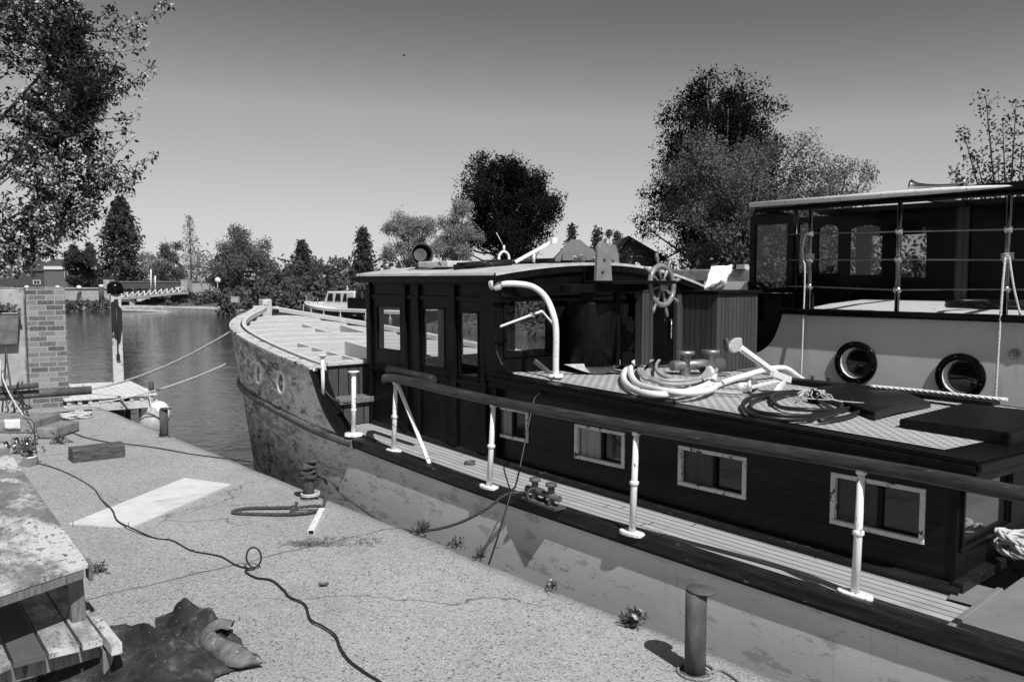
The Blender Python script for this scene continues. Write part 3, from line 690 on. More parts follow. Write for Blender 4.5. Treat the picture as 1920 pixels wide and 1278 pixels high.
for q in ((4.22, 4.74, 1.60, 1.635), (4.22, 4.74, 1.14, 1.175), (4.22, 4.25, 1.175, 1.6), (4.71, 4.74, 1.175, 1.6)): mb.aabb(q[0], q[1], WY0 - .02, WY0 + .03, q[2], q[3])
w_ = mb.build('window', M['black'], barge, bevel=.004)
MB().aabb(4.24, 4.72, WY0 + .01, WY0 + .016, 1.17, 1.62).build('pane', M['glass'], w_)
# lit boarded panels of the back
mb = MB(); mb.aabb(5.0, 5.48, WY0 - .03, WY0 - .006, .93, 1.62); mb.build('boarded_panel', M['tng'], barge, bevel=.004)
dr = MB(); dr.aabb(6.02, 6.36, WY0 - .0, WY0 + .03, .95, 1.6); dr = dr.build('wheelhouse_door', M['blackgl'], barge, bevel=.005)
MB().tube([(6.30, WY0 - .03, 1.2), (6.30, WY0 - .03, 1.38)], .012).build('handle', M['chrome'], dr)
mb = MB(); mb.aabb(5.95, 6.02, WY0 - .04, WY0 - .005, .93, 1.62); mb.aabb(6.36, 6.46, WY0 - .05, WY0 - .005, .93, 1.63); mb.build('door_frame', M['tng'], barge, bevel=.005)
MB().tube([(6.50, WY0 - .1, .93), (6.50, WY0 - .1, 1.62)], .018).build('grab_pole', M['white'], barge)
# starboard cabinet: dark face to the quay, lit face aft
mb = MB(); mb.aabb(6.45, 7.12, 4.48, 4.90, .90, 1.62); cab = mb.build('companion_cabinet', M['tng'], barge, bevel=.006)
MB().aabb(6.42, 7.16, 4.45, 4.90, 1.622, 1.655).build('cabinet_top', M['black'], cab, bevel=.006)
# big dark bin against the back
mb = MB(); mb.lathe([(.0, 0), (.19, 0), (.2, .3), (.21, .5), (.205, .52), (.17, .53), (.0, .53)], (4.98, 4.68, zroof(4.68) + .03), n=24); mb.build('engine_casing', M['black'], barge)
# wheelhouse roof with camber
def wrz(X, Y=None):
    t = (X - 5.3) / 1.25
    return 1.895 - (.095 if t < 0 else .155) * min(1.6, t * t)
mb = MB(); xs = np.linspace(4.06, 6.72, 24); Y0, Y1 = 4.82, 6.86
tp = [[(x, y, wrz(x)) for x in xs] for y in (Y0, Y1)]; bt = [[(x, y, wrz(x) - .07) for x in xs] for y in (Y0, Y1)]
mb.grid(tp, True); mb.grid([r_[::-1] for r_ in bt], True)
for i in (0, 1): mb.grid([tp[i], bt[i]], False)
mb.grid([[tp[0][0], tp[1][0]], [bt[0][0], bt[1][0]]], False); mb.grid([[tp[0][-1], tp[1][-1]], [bt[0][-1], bt[1][-1]]], False)
wroof = mb.build('wheelhouse_roof', M['black'], barge)
mb = MB(); mb.grid([[(x, y, wrz(x) + .005) for x in xs] for y in (Y0 + .01, Y1 - .01)], True); mb.grid([[(xs[0], y, wrz(xs[0]) + .005) for y in (Y0 + .01, Y1 - .01)], [(xs[0] - .006, y, wrz(xs[0]) - .015) for y in (Y0 + .01, Y1 - .01)]], False)
mb.grid([[(x, Y0 - .004, wrz(x) + .005) for x in xs], [(x, Y0 - .006, wrz(x) - .018) for x in xs]], False); mb.build('roof_covering', M['roofcloth'], wroof)
mb = MB(); mb.grid([[(x, Y0 + .02, wrz(x) - .07) for x in xs], [(x, Y0 + .06, 1.58) for x in xs]], False); mb.build('roof_beam', M['black'], wroof)
mb = MB(); mb.aabb(5.02, 5.17, Y0 - .02, Y0 + .03, 1.66, wrz(5.1) - .02); mb.build('lamp_box', M['blackgl'], wroof, bevel=.01)
mb = MB(); mb.beam((4.15, WY0 - .04, 1.66), (6.0, WY0 - .04, 1.68), .05, .09); mb.build('lintel', M['black'], barge, bevel=.006)
# roof fittings: cowl ventilator, skylight, rails, mast stub
p = far(786, 500, 7.6); p = Vector((4.75, 6.35, wrz(4.75)))
P = aty(788, 478, 6.35)
mb = MB(); mb.tube(smooth_path([(P.x, 6.35, wrz(P.x)), (P.x, 6.35, P.z - .06), (P.x - .01, 6.33, P.z - .02), (P.x - .05, 6.28, P.z)], 6), [.05] * 13 + [.055] * 3 + [.06] * 3, 16)
ax = Vector((-.35, -.93, .05)); mb.lathe([(.03, -.09), (.06, -.06), (.09, .0), (.102, .05), (.106, .055), (.098, .055), (.09, .02)], Vector((P.x - .02, 6.31, P.z)), ax, 26)
cw = mb.build('cowl_ventilator', M['rust'], wroof); MB().lathe([(.093, .03), (.085, .0), (.06, -.05), (.001, -.085)], Vector((P.x - .02, 6.31, P.z)), ax, 26).build('throat', M['gunwale'], cw)
mb = MB()
for (a, b) in (((858, 497), (915, 493)), ((905, 492), (1040, 489)), ((850, 503), (960, 503))):
    A, B = aty(*a, 5.6), aty(*b, 5.3); A.z = max(A.z, wrz(A.x) + .03); B.z = max(B.z, wrz(B.x) + .03); mb.tube([A, B], .022, 8)
mb.build('roof_rail', M['gunwale'], wroof)
mb = MB(); A = aty(850, 495, 6.0); mb.aabb(A.x - .25, A.x + .25, 5.75, 6.2, wrz(A.x) + .0, wrz(A.x) + .055); mb.build('skylight', M['weathered'], wroof, bevel=.01)
mb = MB(); A = aty(945, 489, 5.7); 
mb.tube(smooth_path([A + Vector((-.06, 0, -.03)), A + Vector((-.055, 0, .05)), A + Vector((0, 0, .085)), A + Vector((.055, 0, .05)), A + Vector((.06, 0, -.03))], 6), .012, 8); mb.tube([A + Vector((0, 0, .085)), A + Vector((0, 0, .14))], .01); mb.tube([A + Vector((-.01, 0, .14)), A + Vector((-.09, 0, .25))], .003, 5)
mb.build('mast_bracket', M['white'], wroof)
A, B = aty(966, 491, 5.4), aty(1036, 452, 5.2)
mb = MB(); mb.beam(A, B, .03, .03); mb.aabb(B.x - .03, B.x + .03, B.y - .03, B.y + .03, B.z - .02, B.z + .03); mb.tube([aty(1001, 492, 5.3), aty(1001, 472, 5.3)], .012); mb.build('folded_mast', M['white'], wroof)
# upright hinge plates of the mast tabernacle
for dx, c_ in (((1118, 1146), -.08), ((1136, 1161), .16)):
    a, b = aty(dx[0], 535, 4.7 + c_).x, aty(dx[1], 535, 4.7 + c_).x
    zt = aty(1130, 452, 4.7).z; z0 = 1.70; r_ = (b - a) / 2
    pl = [(a, 4.7 + c_, z0), (b + .02, 4.7 + c_, z0), (b - .01, 4.7 + c_, zt - r_)] + [((a + b) / 2 - .0 + (r_ - .02) * math.cos(t), 4.7 + c_, zt - r_ + r_ * math.sin(t)) for t in np.linspace(.1, math.pi - .1, 9)] + [(a + .02, 4.7 + c_, zt - r_)]
    mb = MB(); mb.prism(pl, (0, .035, 0))
    mp = mb.build('mast_plate', M['plate'], barge, bevel=.005)
    mb = MB()
    for q, z in ((.4, .12), (.5, .22), (.55, .38)): mb.lathe([(.001, 0), (.012, 0), (.012, .01), (.001, .012)], ((a + (b - a) * q), 4.7 + c_ - .001, z0 + z), (0, -1, 0), 10)
    mb.build('bolt', M['rust'], mp)
# chart table frame
A, B = aty(1106, 540, 4.55), aty(1224, 541, 4.55); zt = A.z
mb = MB(); mb.aabb(4.55, B.x, 4.5, 4.62, zt - .035, zt + .03); mb.aabb(A.x, B.x, 4.3, 4.62, zt + .032, zt + .06); mb.build('helm_shelf', M['black'], barge, bevel=.005)
mb = MB(); X = aty(1205, 640, 4.4).x; mb.aabb(X - .05, X + .045, 4.36, 4.44, zroof(4.4) + .04, zt - .036); mb.build('shelf_post', M['tng'], barge, bevel=.004)
mb = MB(); X2 = aty(1160, 640, 4.5).x; mb.aabb(X2 - .02, X2 + .02, 4.5, 4.55, zroof(4.4) + .04, zt - .036); mb.aabb(X2 + .021, X - .051, 4.47, 4.5, 1.05, 1.16); mb.build('shelf_post', M['black'], barge, bevel=.004)
mb = MB(); mb.prism([(X2 + .03, 4.45, zt - .04), (X - .06, 4.45, zt - .04), (X - .06, 4.45, zt - .28), (X - .1, 4.45, zt - .26), (X2 + .2, 4.45, zt - .1)], (0, .03, 0)); mb.build('knee_bracket', M['black'], barge, bevel=.003)
# ship's wheel
Wc = aty(1241, 535, 4.42); ax = Vector((.05, -1, .08)).normalized(); wu = Vector((0, 0, 1)) - ax * ax.z; wu.normalize(); wv2 = ax.cross(wu)
mb = MB(); rr = .165
mb.tube([Wc + (wu * math.cos(t) + wv2 * math.sin(t)) * rr for t in np.linspace(0, 2 * math.pi, 41)[:-1]], .024, 10, closed=True)
sw = mb.build('steering_wheel', M['wheelwood'], barge)
for i in range(8):
    t = i * math.pi / 4 + .2; d_ = wu * math.cos(t) + wv2 * math.sin(t)
    MB().tube([Wc + d_ * s_ for s_ in (.03, .09, .12, .16, .2, .22, .25, .275)], [.011, .011, .016, .012, .011, .016, .016, .01], 8).build('spoke', M['wheelwood'], sw)
MB().lathe([(.001, .05), (.03, .048), (.05, .03), (.052, -.03), (.001, -.03)], Wc, ax, 20).build('hub', M['metal'], sw)
mb = MB(); mb.tube([Wc - ax * .02, Wc - ax * .35], .025, 10); mb.build('wheel_shaft', M['metal'], barge)
# white davit tube bending down on to the cabin roof
A = aty(938, 532, 4.84); 
bz = roofpt(4.45, 4.4); B = atz(1042, 706, zroof(4.2) + .02)
pth = smooth_path([A, aty(970, 532, 4.8), aty(1000, 538, 4.72), aty(1022, 556, 4.6), aty(1036, 585, 4.45), Vector((B.x, B.y, aty(1043, 620, 4.3).z)), Vector((B.x, B.y, 1.15)), B], 7)
mb = MB(); mb.tube(pth, .024, 12); mb.lathe([(.001, .03), (.05, .03), (.055, .0), (.055, -.02)], A + Vector((-.02, .03, 0)), (-.2, -1, 0), 16); mb.lathe([(.001, .02), (.055, .02), (.06, .0)], B, (0, 0, 1), 16); mb.build('davit_tube', M['dirtywhite'], barge)
A, B, C_ = aty(938, 612, 4.78), aty(1016, 583, 4.78), aty(1037, 607, 4.7)
mb = MB(); mb.tube([A, B, C_], .010, 8); mb.lathe([(.02, -.02), (.02, .02)], A.lerp(B, .75), (1, 0, 0), 8); mb.build('window_wiper', M['white'], barge)

# --- rail, stanchions, cleats
bases = [(1603, 1116), (1185, 1001), (917, 914), (738, 846)]; topy = [888, 815, 763, 720]; topx = [1615, 1193, 925, 742]
SP = []
for (bx, by), tx, ty in zip(bases, topx, topy):
    p = Vector((0, 3, .33))
    for _ in range(6): p = atz(bx, by, zd(p.y) + .03)
    SP.append((p, atx(tx, ty, p.x + .01)))
rp = [atx(722, 712, 3.86)] + [q + Vector((0, 0, .045)) for p, q in SP[::-1]] + [atx(1900, 923, 3.66), Vector((3.64, -.6, .87)), Vector((3.58, -3, .86))]
rail = smooth_path(rp, 14); MB().tube(rail, .034, 12).build('handrail', M['pole'], barge)
def rail_at(Y):
    return min(rail, key=lambda p: abs(p.y - Y))
for p, q in SP:
    mb = MB(); m_ = p.lerp(q, .52); mb.tube([p, m_, q], [.020, .019, .017], 10); mb.lathe([(.017, -.016), (.027, -.008), (.027, .008), (.017, .016)], m_, (q - p), 12); mb.lathe([(.0, .02), (.025, .02), (.025, 0)], q, (0, 0, 1), 10)
    so = mb.build('stanchion', M['white'], barge)
    mb = MB(); a = Vector((-.05, .995, 0)).normalized()
    pl = [p + a * (.085 * math.copysign(abs(math.cos(t)) ** .7, math.cos(t))) + a.cross(Vector((0, 0, 1))) * (.042 * math.sin(t)) for t in np.linspace(0, 2 * math.pi, 17)[:-1]]
    mb.prism([v + Vector((0, 0, -.005)) for v in pl], (0, 0, .022)).build('foot_plate', M['white'], so, bevel=.005)
A = SP[3][1] + Vector((0, -.03, 0)); B = atz(808, 876, zd(5.0) + .015)
mb = MB(); mb.beam(A, B, .03, .014); mb.beam(B, B + Vector((.02, -.10, .002)), .04, .014); mb.build('stanchion_brace', M['white'], barge, bevel=.003)
p = atz(663, 814, zd(6.5) + .04); q = Vector((p.x + .01, p.y, atx(663, 700, p.x).z))
mb = MB(); mb.tube([p, q], .02, 10); mb.lathe([(.02, -.012), (.028, 0), (.02, .012)], p.lerp(q, .4), (0, 0, 1), 10); mb.lathe([(.0, .02), (.05, .02), (.05, .012), (.018, -.01)], q, (0, 0, 1), 12); mb.lathe([(.001, .015), (.075, .015), (.08, -.01)], p, (0, 0, 1), 16); mb.build('stanchion', M['white'], barge)
p = atx(606, 745, 3.66); q = Vector((p.x, p.y - .0, atx(601, 668, p.x).z))
mb = MB(); mb.tube([p, q], .017, 10); mb.lathe([(.0, .02), (.045, .02), (.045, .012), (.015, -.01)], q, (0, 0, 1), 12); mb.build('stanchion', M['white'], barge)
MB().tube(sag(atx(606, 728, 3.66), atx(662, 752, 3.75), .06), .006, 6).build('guard_rope', M['darkrope'], barge)
def bitts(P, d_, h, r_, gap, name, m, parent, cross=True):
    mb = MB(); d_ = Vector(d_).normalized()
    for s_ in (-1, 1):
        c = P + d_ * gap * s_
        mb.lathe([(r_, 0), (r_, h * .85), (r_ * 1.7, h * .88), (r_ * 1.7, h), (.001, h)], c, (0, 0, 1), 14)
    if cross: mb.tube([P - d_ * gap * 2 + Vector((0, 0, h * .45)), P + d_ * gap * 2 + Vector((0, 0, h * .45))], r_ * .95, 12)
    mb.box(P + Vector((0, 0, .008)), d_ * gap * 4.2, Vector((-d_.y, d_.x, 0)) * r_ * 4, (0, 0, .016))
    return mb.build(name, m, parent)
p = atz(1018, 944, .325)
bitts(p + Vector((0, 0, .0)), (-.1, -1, 0), .15, .022, .085, 'mooring_bitts', M['rust'], barge)
for (a, b, s_) in ((1224, 745, .9), (1538, 714, .8)):
    p = roofz(a, b + 4)
    bitts(p, (.2, -1, 0), .075 * s_, .014, .07, 'roof_bitts', M['rust'], barge, False)
p = roofz(1308, 704)
BITT = p.copy()
bitts(p, (1, -.3, 0), .22, .048, .135, 'mooring_bitts', M['metal'], barge)
MB().lathe([(.04, .02), (.045, .006), (.03, .0)], Vector((3.95, 5.0, zd(5) + .008)), (0, 0, 1), 16).build('deck_filler', M['rust'], barge)
# hatches on the cabin roof
h_ = MB(); q = [roofz(1690, 776, .08), roofz(1899, 808, .08)]
x0 = q[0].x; hb_ = roofpt(q[1].x, q[1].y)
h_.aabb(q[1].x - .02, q[1].x + .9, q[1].y, q[0].y, hb_ - .06, hb_ + .075); h_.build('sliding_hatch', M['black'], barge, bevel=.012)

# ------------------------------------------------------------------ loose things on the barge
# spare pole lying over the rail
A, B = atx(728, 692, 3.84), atx(814, 711, 3.84)
tag(MB().tube([A, A.lerp(B, .9), B], [.034, .034, .03], 12).build('spar', M['pole']), 'short round varnished spar lying on top of the long handrail', 'pole')
# plough anchor
t = thing('plough_anchor', 'grey galvanised plough anchor lying on the cabin roof below the white bent tube', 'anchor', roofz(1130, 700))
def rp3(px, py, Y): return aty(px, py, Y)
Ya = roofz(1126, 703).y
pl = [rp3(x, y, Ya) for x, y in ((1064, 684), (1124, 682), (1127, 676), (1133, 671), (1143, 669.5), (1158, 671), (1168, 675), (1172, 682), (1150, 695), (1126, 704), (1095, 696))]
mb = MB(); mb.prism([p + Vector((0, .25 * (p.z - pl[9].z), 0)) for p in pl], (0, .016, .004)); mb.build('fluke', M['galv'], t, bevel=.004)
A, B = rp3(1150, 690, Ya + .05), rp3(1030, 712, Ya + .1)
MB().beam(rp3(1002, 676, Ya + .25), rp3(1038, 706, Ya + .1), .03, .035).build('shank', M['rust'], t, bevel=.004)
# hoses coiled round the roof bitts
def coil_on_roof(cpx, cpy, rx, ry, turns, r, n=60, dz=0, jit=.02, seed=0, a0=0, tail=()):
    rs = random.Random(seed); c = roofz(cpx, cpy); ex = roofz(cpx + rx, cpy) - c; ey = roofz(cpx, cpy - ry) - c
    P = []
    for i in range(int(n * turns) + 1):
        a = a0 + 2 * math.pi * i / n; s_ = 1.05 - .10 * ((i // n) % 3) + .30 * mnoise.noise((a * .28, seed * 3.1, 0)); 
        o = Vector((mnoise.noise((a * .4, seed, 5)), mnoise.noise((a * .4, seed, 9)), 0)) * jit
        p = c + ex * math.cos(a) * s_ + ey * math.sin(a) * s_ + o
        p.z = roofpt(p.x, p.y) + r + .012 + dz + (abs(mnoise.noise((a * .5, seed, 2)))) * r * 2.2
        P.append(p)
    for (x, y, h) in tail: p = roofz(x, y, h); P.append(p)
    return P
P = coil_on_roof(1262, 708, 76, 29, 2.15, .028, seed=1, a0=-.6, jit=.09)
mb = MB(); mb.tube(P, .023, 12); tag(mb.build('white_hose', M['hose']), 'thick white ribbed hose looped round the grey mooring bitts', 'hose')
P = coil_on_roof(1270, 702, 62, 24, 3.3, .017, dz=.035, seed=2, a0=2, jit=.13, tail=((1300, 728, .03), (1345, 735, .03), (1392, 737, .035)))
tag(MB().tube(smooth_path(P, 2), .014, 10).build('grey_hose', M['greyhose']), 'thinner grey hose coiled inside the white hose with a pump on its end', 'hose')
P = smooth_path([roofz(1330, 728, .035), roofz(1365, 714, .04), roofz(1400, 703, .06), roofz(1440, 692, .10), roofz(1472, 690, .10), roofz(1495, 705, .05), roofz(1505, 712, .035)], 7)
tag(MB().tube(P, .024, 12).build('white_hose', M['hose']), 'thick white hose arching beside the white folding anchor', 'hose')
c = roofz(1395, 738, .0)
t = thing('bilge_pump', 'small round bilge pump at the end of the grey hose', 'pump', c)
MB().lathe([(.001, -.05), (.03, -.05), (.035, -.02), (.035, .03), (.045, .035), (.045, .05), (.001, .05)], c + Vector((0, 0, .05)), (.5, -.8, .1), 18).build('pump_body', M['white'], t)
MB().lathe([(.001, -.012), (.055, -.01), (.055, .01), (.001, .012)], c + Vector((.05, -.02, .06)), (.9, .3, 0), 18).build('strainer', M['rust'], t)
# white folding anchor
def q3(px, py, Y): return aty(px, py, Y)
c = roofz(1452, 738); Yb = c.y
t = thing('folding_anchor', 'white painted anchor standing on the cabin roof with rusty flukes', 'anchor', c)
A, B = q3(1388, 652, Yb + .12), q3(1470, 712, Yb)
mb = MB(); mb.beam(A, B, .022, .05); mb.beam(A + Vector((0, -.018, 0)), B + Vector((0, -.018, 0)), .01, .03); mb.build('shank', M['dirtywhite'], t, bevel=.004)
mb = MB(); mb.prism([q3(x, y, Yb + .10) for x, y in ((1366, 652), (1372, 641), (1381, 634), (1391, 633), (1393, 645), (1386, 659), (1376, 662))], (.03, .045, .0)); mb.build('fluke', M['galv'], t, bevel=.008)
mb = MB(); mb.lathe([(.0, -.008), (.05, -.006), (.05, .006), (.0, .008)], q3(1361, 646, Yb + .12), (.8, -.6, 0), 14); mb.build('fluke', M['rust'], t)
mb = MB(); mb.beam(A, q3(1361, 646, Yb + .12), .02, .02); mb.beam(B, q3(1453, 740, Yb - .02), .035, .04); mb.beam(B + Vector((0, .01, 0)), q3(1408, 726, Yb - .05), .022, .022); mb.beam(q3(1480, 712, Yb), q3(1448, 700, Yb), .04, .05); mb.build('arm', M['dirtywhite'], t, bevel=.004)
mb = MB(); mb.prism([q3(1453, 732, Yb - .03), q3(1466, 745, Yb - .03), q3(1452, 748, Yb - .03), q3(1444, 744, Yb - .03)], (0, .05, .0)); mb.build('arm_tip', M['rust'], t)
# black cable coil
P = []
for (cx, cy, rx, ry, tr, sd) in ((1500, 766, 104, 25, 2.1, 5), (1520, 758, 62, 17, 1.3, 8)):
    P += coil_on_roof(cx, cy, rx, ry, tr, .013, seed=sd, a0=sd, jit=.08)
tag(MB().tube(P, .0135, 8).build('cable_coil', M['cable']), 'coil of thick black cable lying on the dashed cabin roof decking', 'cable')
c = roofz(1528, 757); t = thing('wiring_bundle', 'tangle of wires and a small motor inside the black cable coil', 'wiring', c)
MB().lathe([(.001, 0), (.045, 0), (.05, .03), (.045, .07), (.03, .09), (.001, .09)], c, (.2, .1, 1), 16).build('motor', M['blackgl'], t)
mb = MB()
for i in range(16):
    a = rng.uniform(0, 6.28); L = rng.uniform(.08, .3); P = []
    for j in range(6):
        s_ = j / 5; q = c + Vector((math.cos(a + s_ * rng.normal()) * L * s_, math.sin(a + s_) * L * s_, .07 * math.sin(s_ * 3.1) + .02)); q.z = max(q.z, roofpt(q.x, q.y) + .01); P.append(q)
    mb.tube(smooth_path(P, 3), .0035, 5)
mb.build('wires', M['rope'], t)
# black boards and striped rope along the far side of the roof
A, B = roofz(1478, 719, .0), roofz(1868, 764, .03)
mb = MB(); mb.beam(A + Vector((0, 0, .03)), B + Vector((0, 0, .03)), .16, .035); tag(mb.build('gangplank', M['black'], bevel=.006), 'long narrow black gangplank along the far side of the cabin roof', 'plank')
mb = MB(); rope_mesh(mb, smooth_path([A.lerp(B, .45) + Vector((-.04, 0, .06)), A.lerp(B, .7) + Vector((.0, 0, .062)), A.lerp(B, .88) + Vector((.0, 0, .062)), B + Vector((.03, -.06, .06))], 12), .014); tag(mb.build('rope', M['hose']), 'white striped rope lying along the black gangplank', 'rope')
a, b, c, d_ = roofz(1515, 742, .0), roofz(1640, 790, .0), roofz(1745, 765, 0), roofz(1600, 728, 0)
rows = []
for i in range(9):
    r_ = []
    for j in range(9):
        p = a.lerp(b, j / 8).lerp(d_.lerp(c, j / 8), i / 8); p.z += .055 + .02 * math.sin(j * .9) * math.sin(i * .5); r_.append(p)
    rows.append(r_)
mb = MB(); mb.grid(rows, True); e = [r_[0] for r_ in rows] ; mb.grid([rows[0], [p - Vector((0, 0, .05)) for p in rows[0]]], False); mb.grid([[r_[-1] for r_ in rows], [r_[-1] - Vector((0, 0, .05)) for r_ in rows]], False); mb.grid([[r_[0] for r_ in rows], [r_[0] - Vector((0, 0, .05)) for r_ in rows]], False)
tag(mb.build('roof_mat', M['black']), 'thick sagging black mat between the cable coil and the sliding hatch', 'mat')
# white cloth on the cabinet
q = [aty(x, y, 4.6) for x, y in ((1320, 541), (1334, 499), (1374, 497), (1353, 546))]; fr_, bk_ = [], []
for i in range(19):
    u = i / 18; ra, rb = [], []
    for j in range(19):
        v = j / 18; p = q[0].lerp(q[3], u).lerp(q[1].lerp(q[2], u), v); f_ = math.sin(math.pi * u) ** .5 * math.sin(math.pi * v) ** .5
        fold = 1 - 2 * abs(mnoise.noise((u * 2.6 + v * 1.2, v * 1.1, 4.2))); fine = mnoise.noise((u * 6, v * 5, 1))
        e_ = Vector((.014 * mnoise.noise((v * 4, u * 4, 9)), 0, .012 * mnoise.noise((u * 5, v * 4, 2))))
        ra.append(p + e_ + Vector((0, -.035 * f_ - f_ * .055 * fold - .018 * fine * f_, 0))); rb.append(p + e_ + Vector((0, .06 * f_, 0)))
    fr_.append(ra); bk_.append(rb[::-1])
mb = MB(); mb.grid(fr_, True); mb.grid(bk_, True)
tag(mb.build('cloth', M['cloth']), 'crumpled bright white cloth lying on the boarded cabinet', 'cloth')
# flower pots and chain on the wheelhouse roof
def plantlet(c, r_, n, name, label, cat, lm=None, fl=0, fm=None):
    t = thing(name, label, cat, c); c = Vector(c)
    mb = MB()
    for i in range(max(4, n // 8)):
        a = rng.uniform(0, 6.28); e = c + Vector((math.cos(a) * r_ * rng.uniform(.2, .9), math.sin(a) * r_ * rng.uniform(.2, .9), r_ * rng.uniform(.4, 1.3)))
        mb.tube([c + Vector((0, 0, -.005)), c.lerp(e, .5) + Vector((0, 0, r_ * .15)), e], [.004, .003, .002], 5)
    d_ = rng.normal(size=(n, 3)); d_ /= np.linalg.norm(d_, axis=1)[:, None]; d_[:, 2] = np.abs(d_[:, 2])
    pts = np.array(c) + d_ * r_ * rng.uniform(.3, 1, n)[:, None]
    MB().leaves(pts, r_ * .7, .3, 0, (0, 0, .1)).build('leaves', lm or M['lf_weed'], t)
    if fl:
        fb = MB()
        for i in range(fl):
            a = rng.uniform(0, 6.28); p = c + Vector((math.cos(a) * r_ * rng.uniform(.2, .9), math.sin(a) * r_ * rng.uniform(.2, .9), r_ * rng.uniform(.7, 1.25)))
            fb.lathe([(.001, -.006), (r_ * .14, .0), (r_ * .2, .005), (.001, .004)], p, rng.normal(size=3) * .5 + np.array([0, -.4, 1]), 9)
            mb.tube([c, c.lerp(p, .6), p], .0025, 5)
        fb.build('flowers', fm or M['blossom'], t)
    mb.build('stems', M['lf_weed'], t)
    return t
for i, (px, py, r_, lab) in enumerate(((1086, 490, .07, 'small flowering plant on the wheelhouse roof, leftmost of the two'), (1113, 489, .055, 'small flowering plant on the wheelhouse roof, beside the mast plates'))):
    p = aty(px, py, 5.3); p.z = wrz(p.x) + .01; plantlet(p, r_, 40, 'flowering_plant', lab, 'plant', M['lf_mid'], 5)
mb = MB(); c = aty(1215, 505, 5.2)
for i in range(34):
    x = c.x + rng.normal() * .16; y = 5.2 + rng.normal() * .1; z = wrz(x) + .02 + abs(rng.normal()) * .022; a = rng.normal(size=3)
    u = Vector(a).normalized(); w_ = u.orthogonal().normalized(); mb.tube([Vector((x, y, z)) + u * math.cos(q) * .034 + w_ * math.sin(q) * .02 for q in np.linspace(0, 6.28, 9)[:-1]], .007, 5, closed=True)
tag(mb.build('chain', M['galv']), 'heap of rusty chain on the wheelhouse roof behind the steering wheel', 'chain')
# rope heap on the aft deck
P = []; c = atz(1900, 1045, .34)
for i in range(150):
    a = i * .22; P.append(c + Vector((math.cos(a) * (.09 + .03 * math.sin(i * .17)) + .04, math.sin(a * 1.0) * .12 * (1 + .3 * math.sin(i * .11)) - .06, .03 + .02 * (1 + math.sin(i * .37)) + i * .0004)))
mb = MB(); rope_mesh(mb, P, .018); tag(mb.build('rope_heap', M['rope']), 'heap of pale rope on the grey aft deck at the right edge', 'rope')

# ------------------------------------------------------------------ the second boat, alongside
X2 = 7.6
cruiser = thing('cabin_boat', 'dark cabin boat with grey hull, round portholes and white-topped canopy behind the barge', 'boat', (9.6, 1, WATER))
ed = [atx(1468, 586, X2), atx(1460, 612, X2), atx(1448, 638, X2), atx(1430, 656, X2), atx(1400, 668, X2)]
pl = [Vector((X2, -6, -1.2)), Vector((X2, -6, 1.34)), Vector((X2, 2.3, 1.38)), ed[0]] + smooth_path(ed, 4)[1:] + [Vector((X2, 5.9, .95)), Vector((X2, 5.9, -1.2))]
HOLES = [(atx(1605, 680, X2), .205), (atx(1801, 706, X2), .205)]
# hull side with openings for the two round ports, each port a recessed tube
yw = 4.25
mb = MB(); mb.wall((X2, 0, 0), Uy, Uz, (.03, 0, 0), (-6, yw), (-1.2, 1.40), [(c.y - r_ * .705, c.y + r_ * .705, c.z - r_ * .705, c.z + r_ * .705) for c, r_ in HOLES])
pl2 = [Vector((X2, yw, -1.2)), Vector((X2, yw, 1.36)), Vector((X2, yw, 1.42))] + pl[3:]
mb.prism(pl2[::-1], (.03, 0, 0)); mb.build('hull', M['hull2'], cruiser)
for (c, r_) in HOLES:
    c = Vector((X2 - .001, c.y, c.z))
    pf = MB().lathe([(r_ * .70, .002), (r_ * .72, .026), (r_ * .8, .03), (r_ * .97, .026), (r_, .018), (r_, .0), (r_ * .7, 0)], c, (-1, 0, 0), 44).build('porthole', M['blackgl'], cruiser)
    MB().lathe([(r_ * .702, .02), (r_ * .70, -.10), (r_ * .60, -.105)], c, (-1, 0, 0), 44).build('liner', M['white'], pf)
    MB().lathe([(r_ * .66, -.085), (r_ * .62, -.08), (r_ * .56, -.085), (.001, -.088)], c, (-1, 0, 0), 40).build('pane', M['darkglass'], pf)
    for a in np.linspace(0, 6.28, 7)[:-1]: MB().lathe([(.010, 0), (.008, .005), (.001, .006)], c + Vector((-.029, math.cos(a + .3) * r_ * .86, math.sin(a + .3) * r_ * .86)), (-1, 0, 0), 8).build('bolt', M['gunwale'], pf)
c = atx(1903, 663, X2); MB().lathe([(.001, .004), (.028, .004), (.03, .012), (.043, .012), (.045, 0)], Vector((X2 - .001, c.y, c.z)), (-1, 0, 0), 20).build('hull_fitting', M['metal'], cruiser)
mb = MB(); e0 = ed[0]
mb.beam((X2 - .01, e0.y + .03, e0.z + .02), (X2 - .01, -6, 1.40), .12, .06); mb.build('gunwale', M['blackgl'], cruiser, bevel=.015)
mb = MB(); mb.grid([[Vector((x, Y, z)) for x, z in ((X2 + .05, 1.44), (8.4, 1.50), (9.2, 1.535))] for Y in (4.4, 2, -6)], False); mb.build('side_deck', M['deck2'], cruiser)
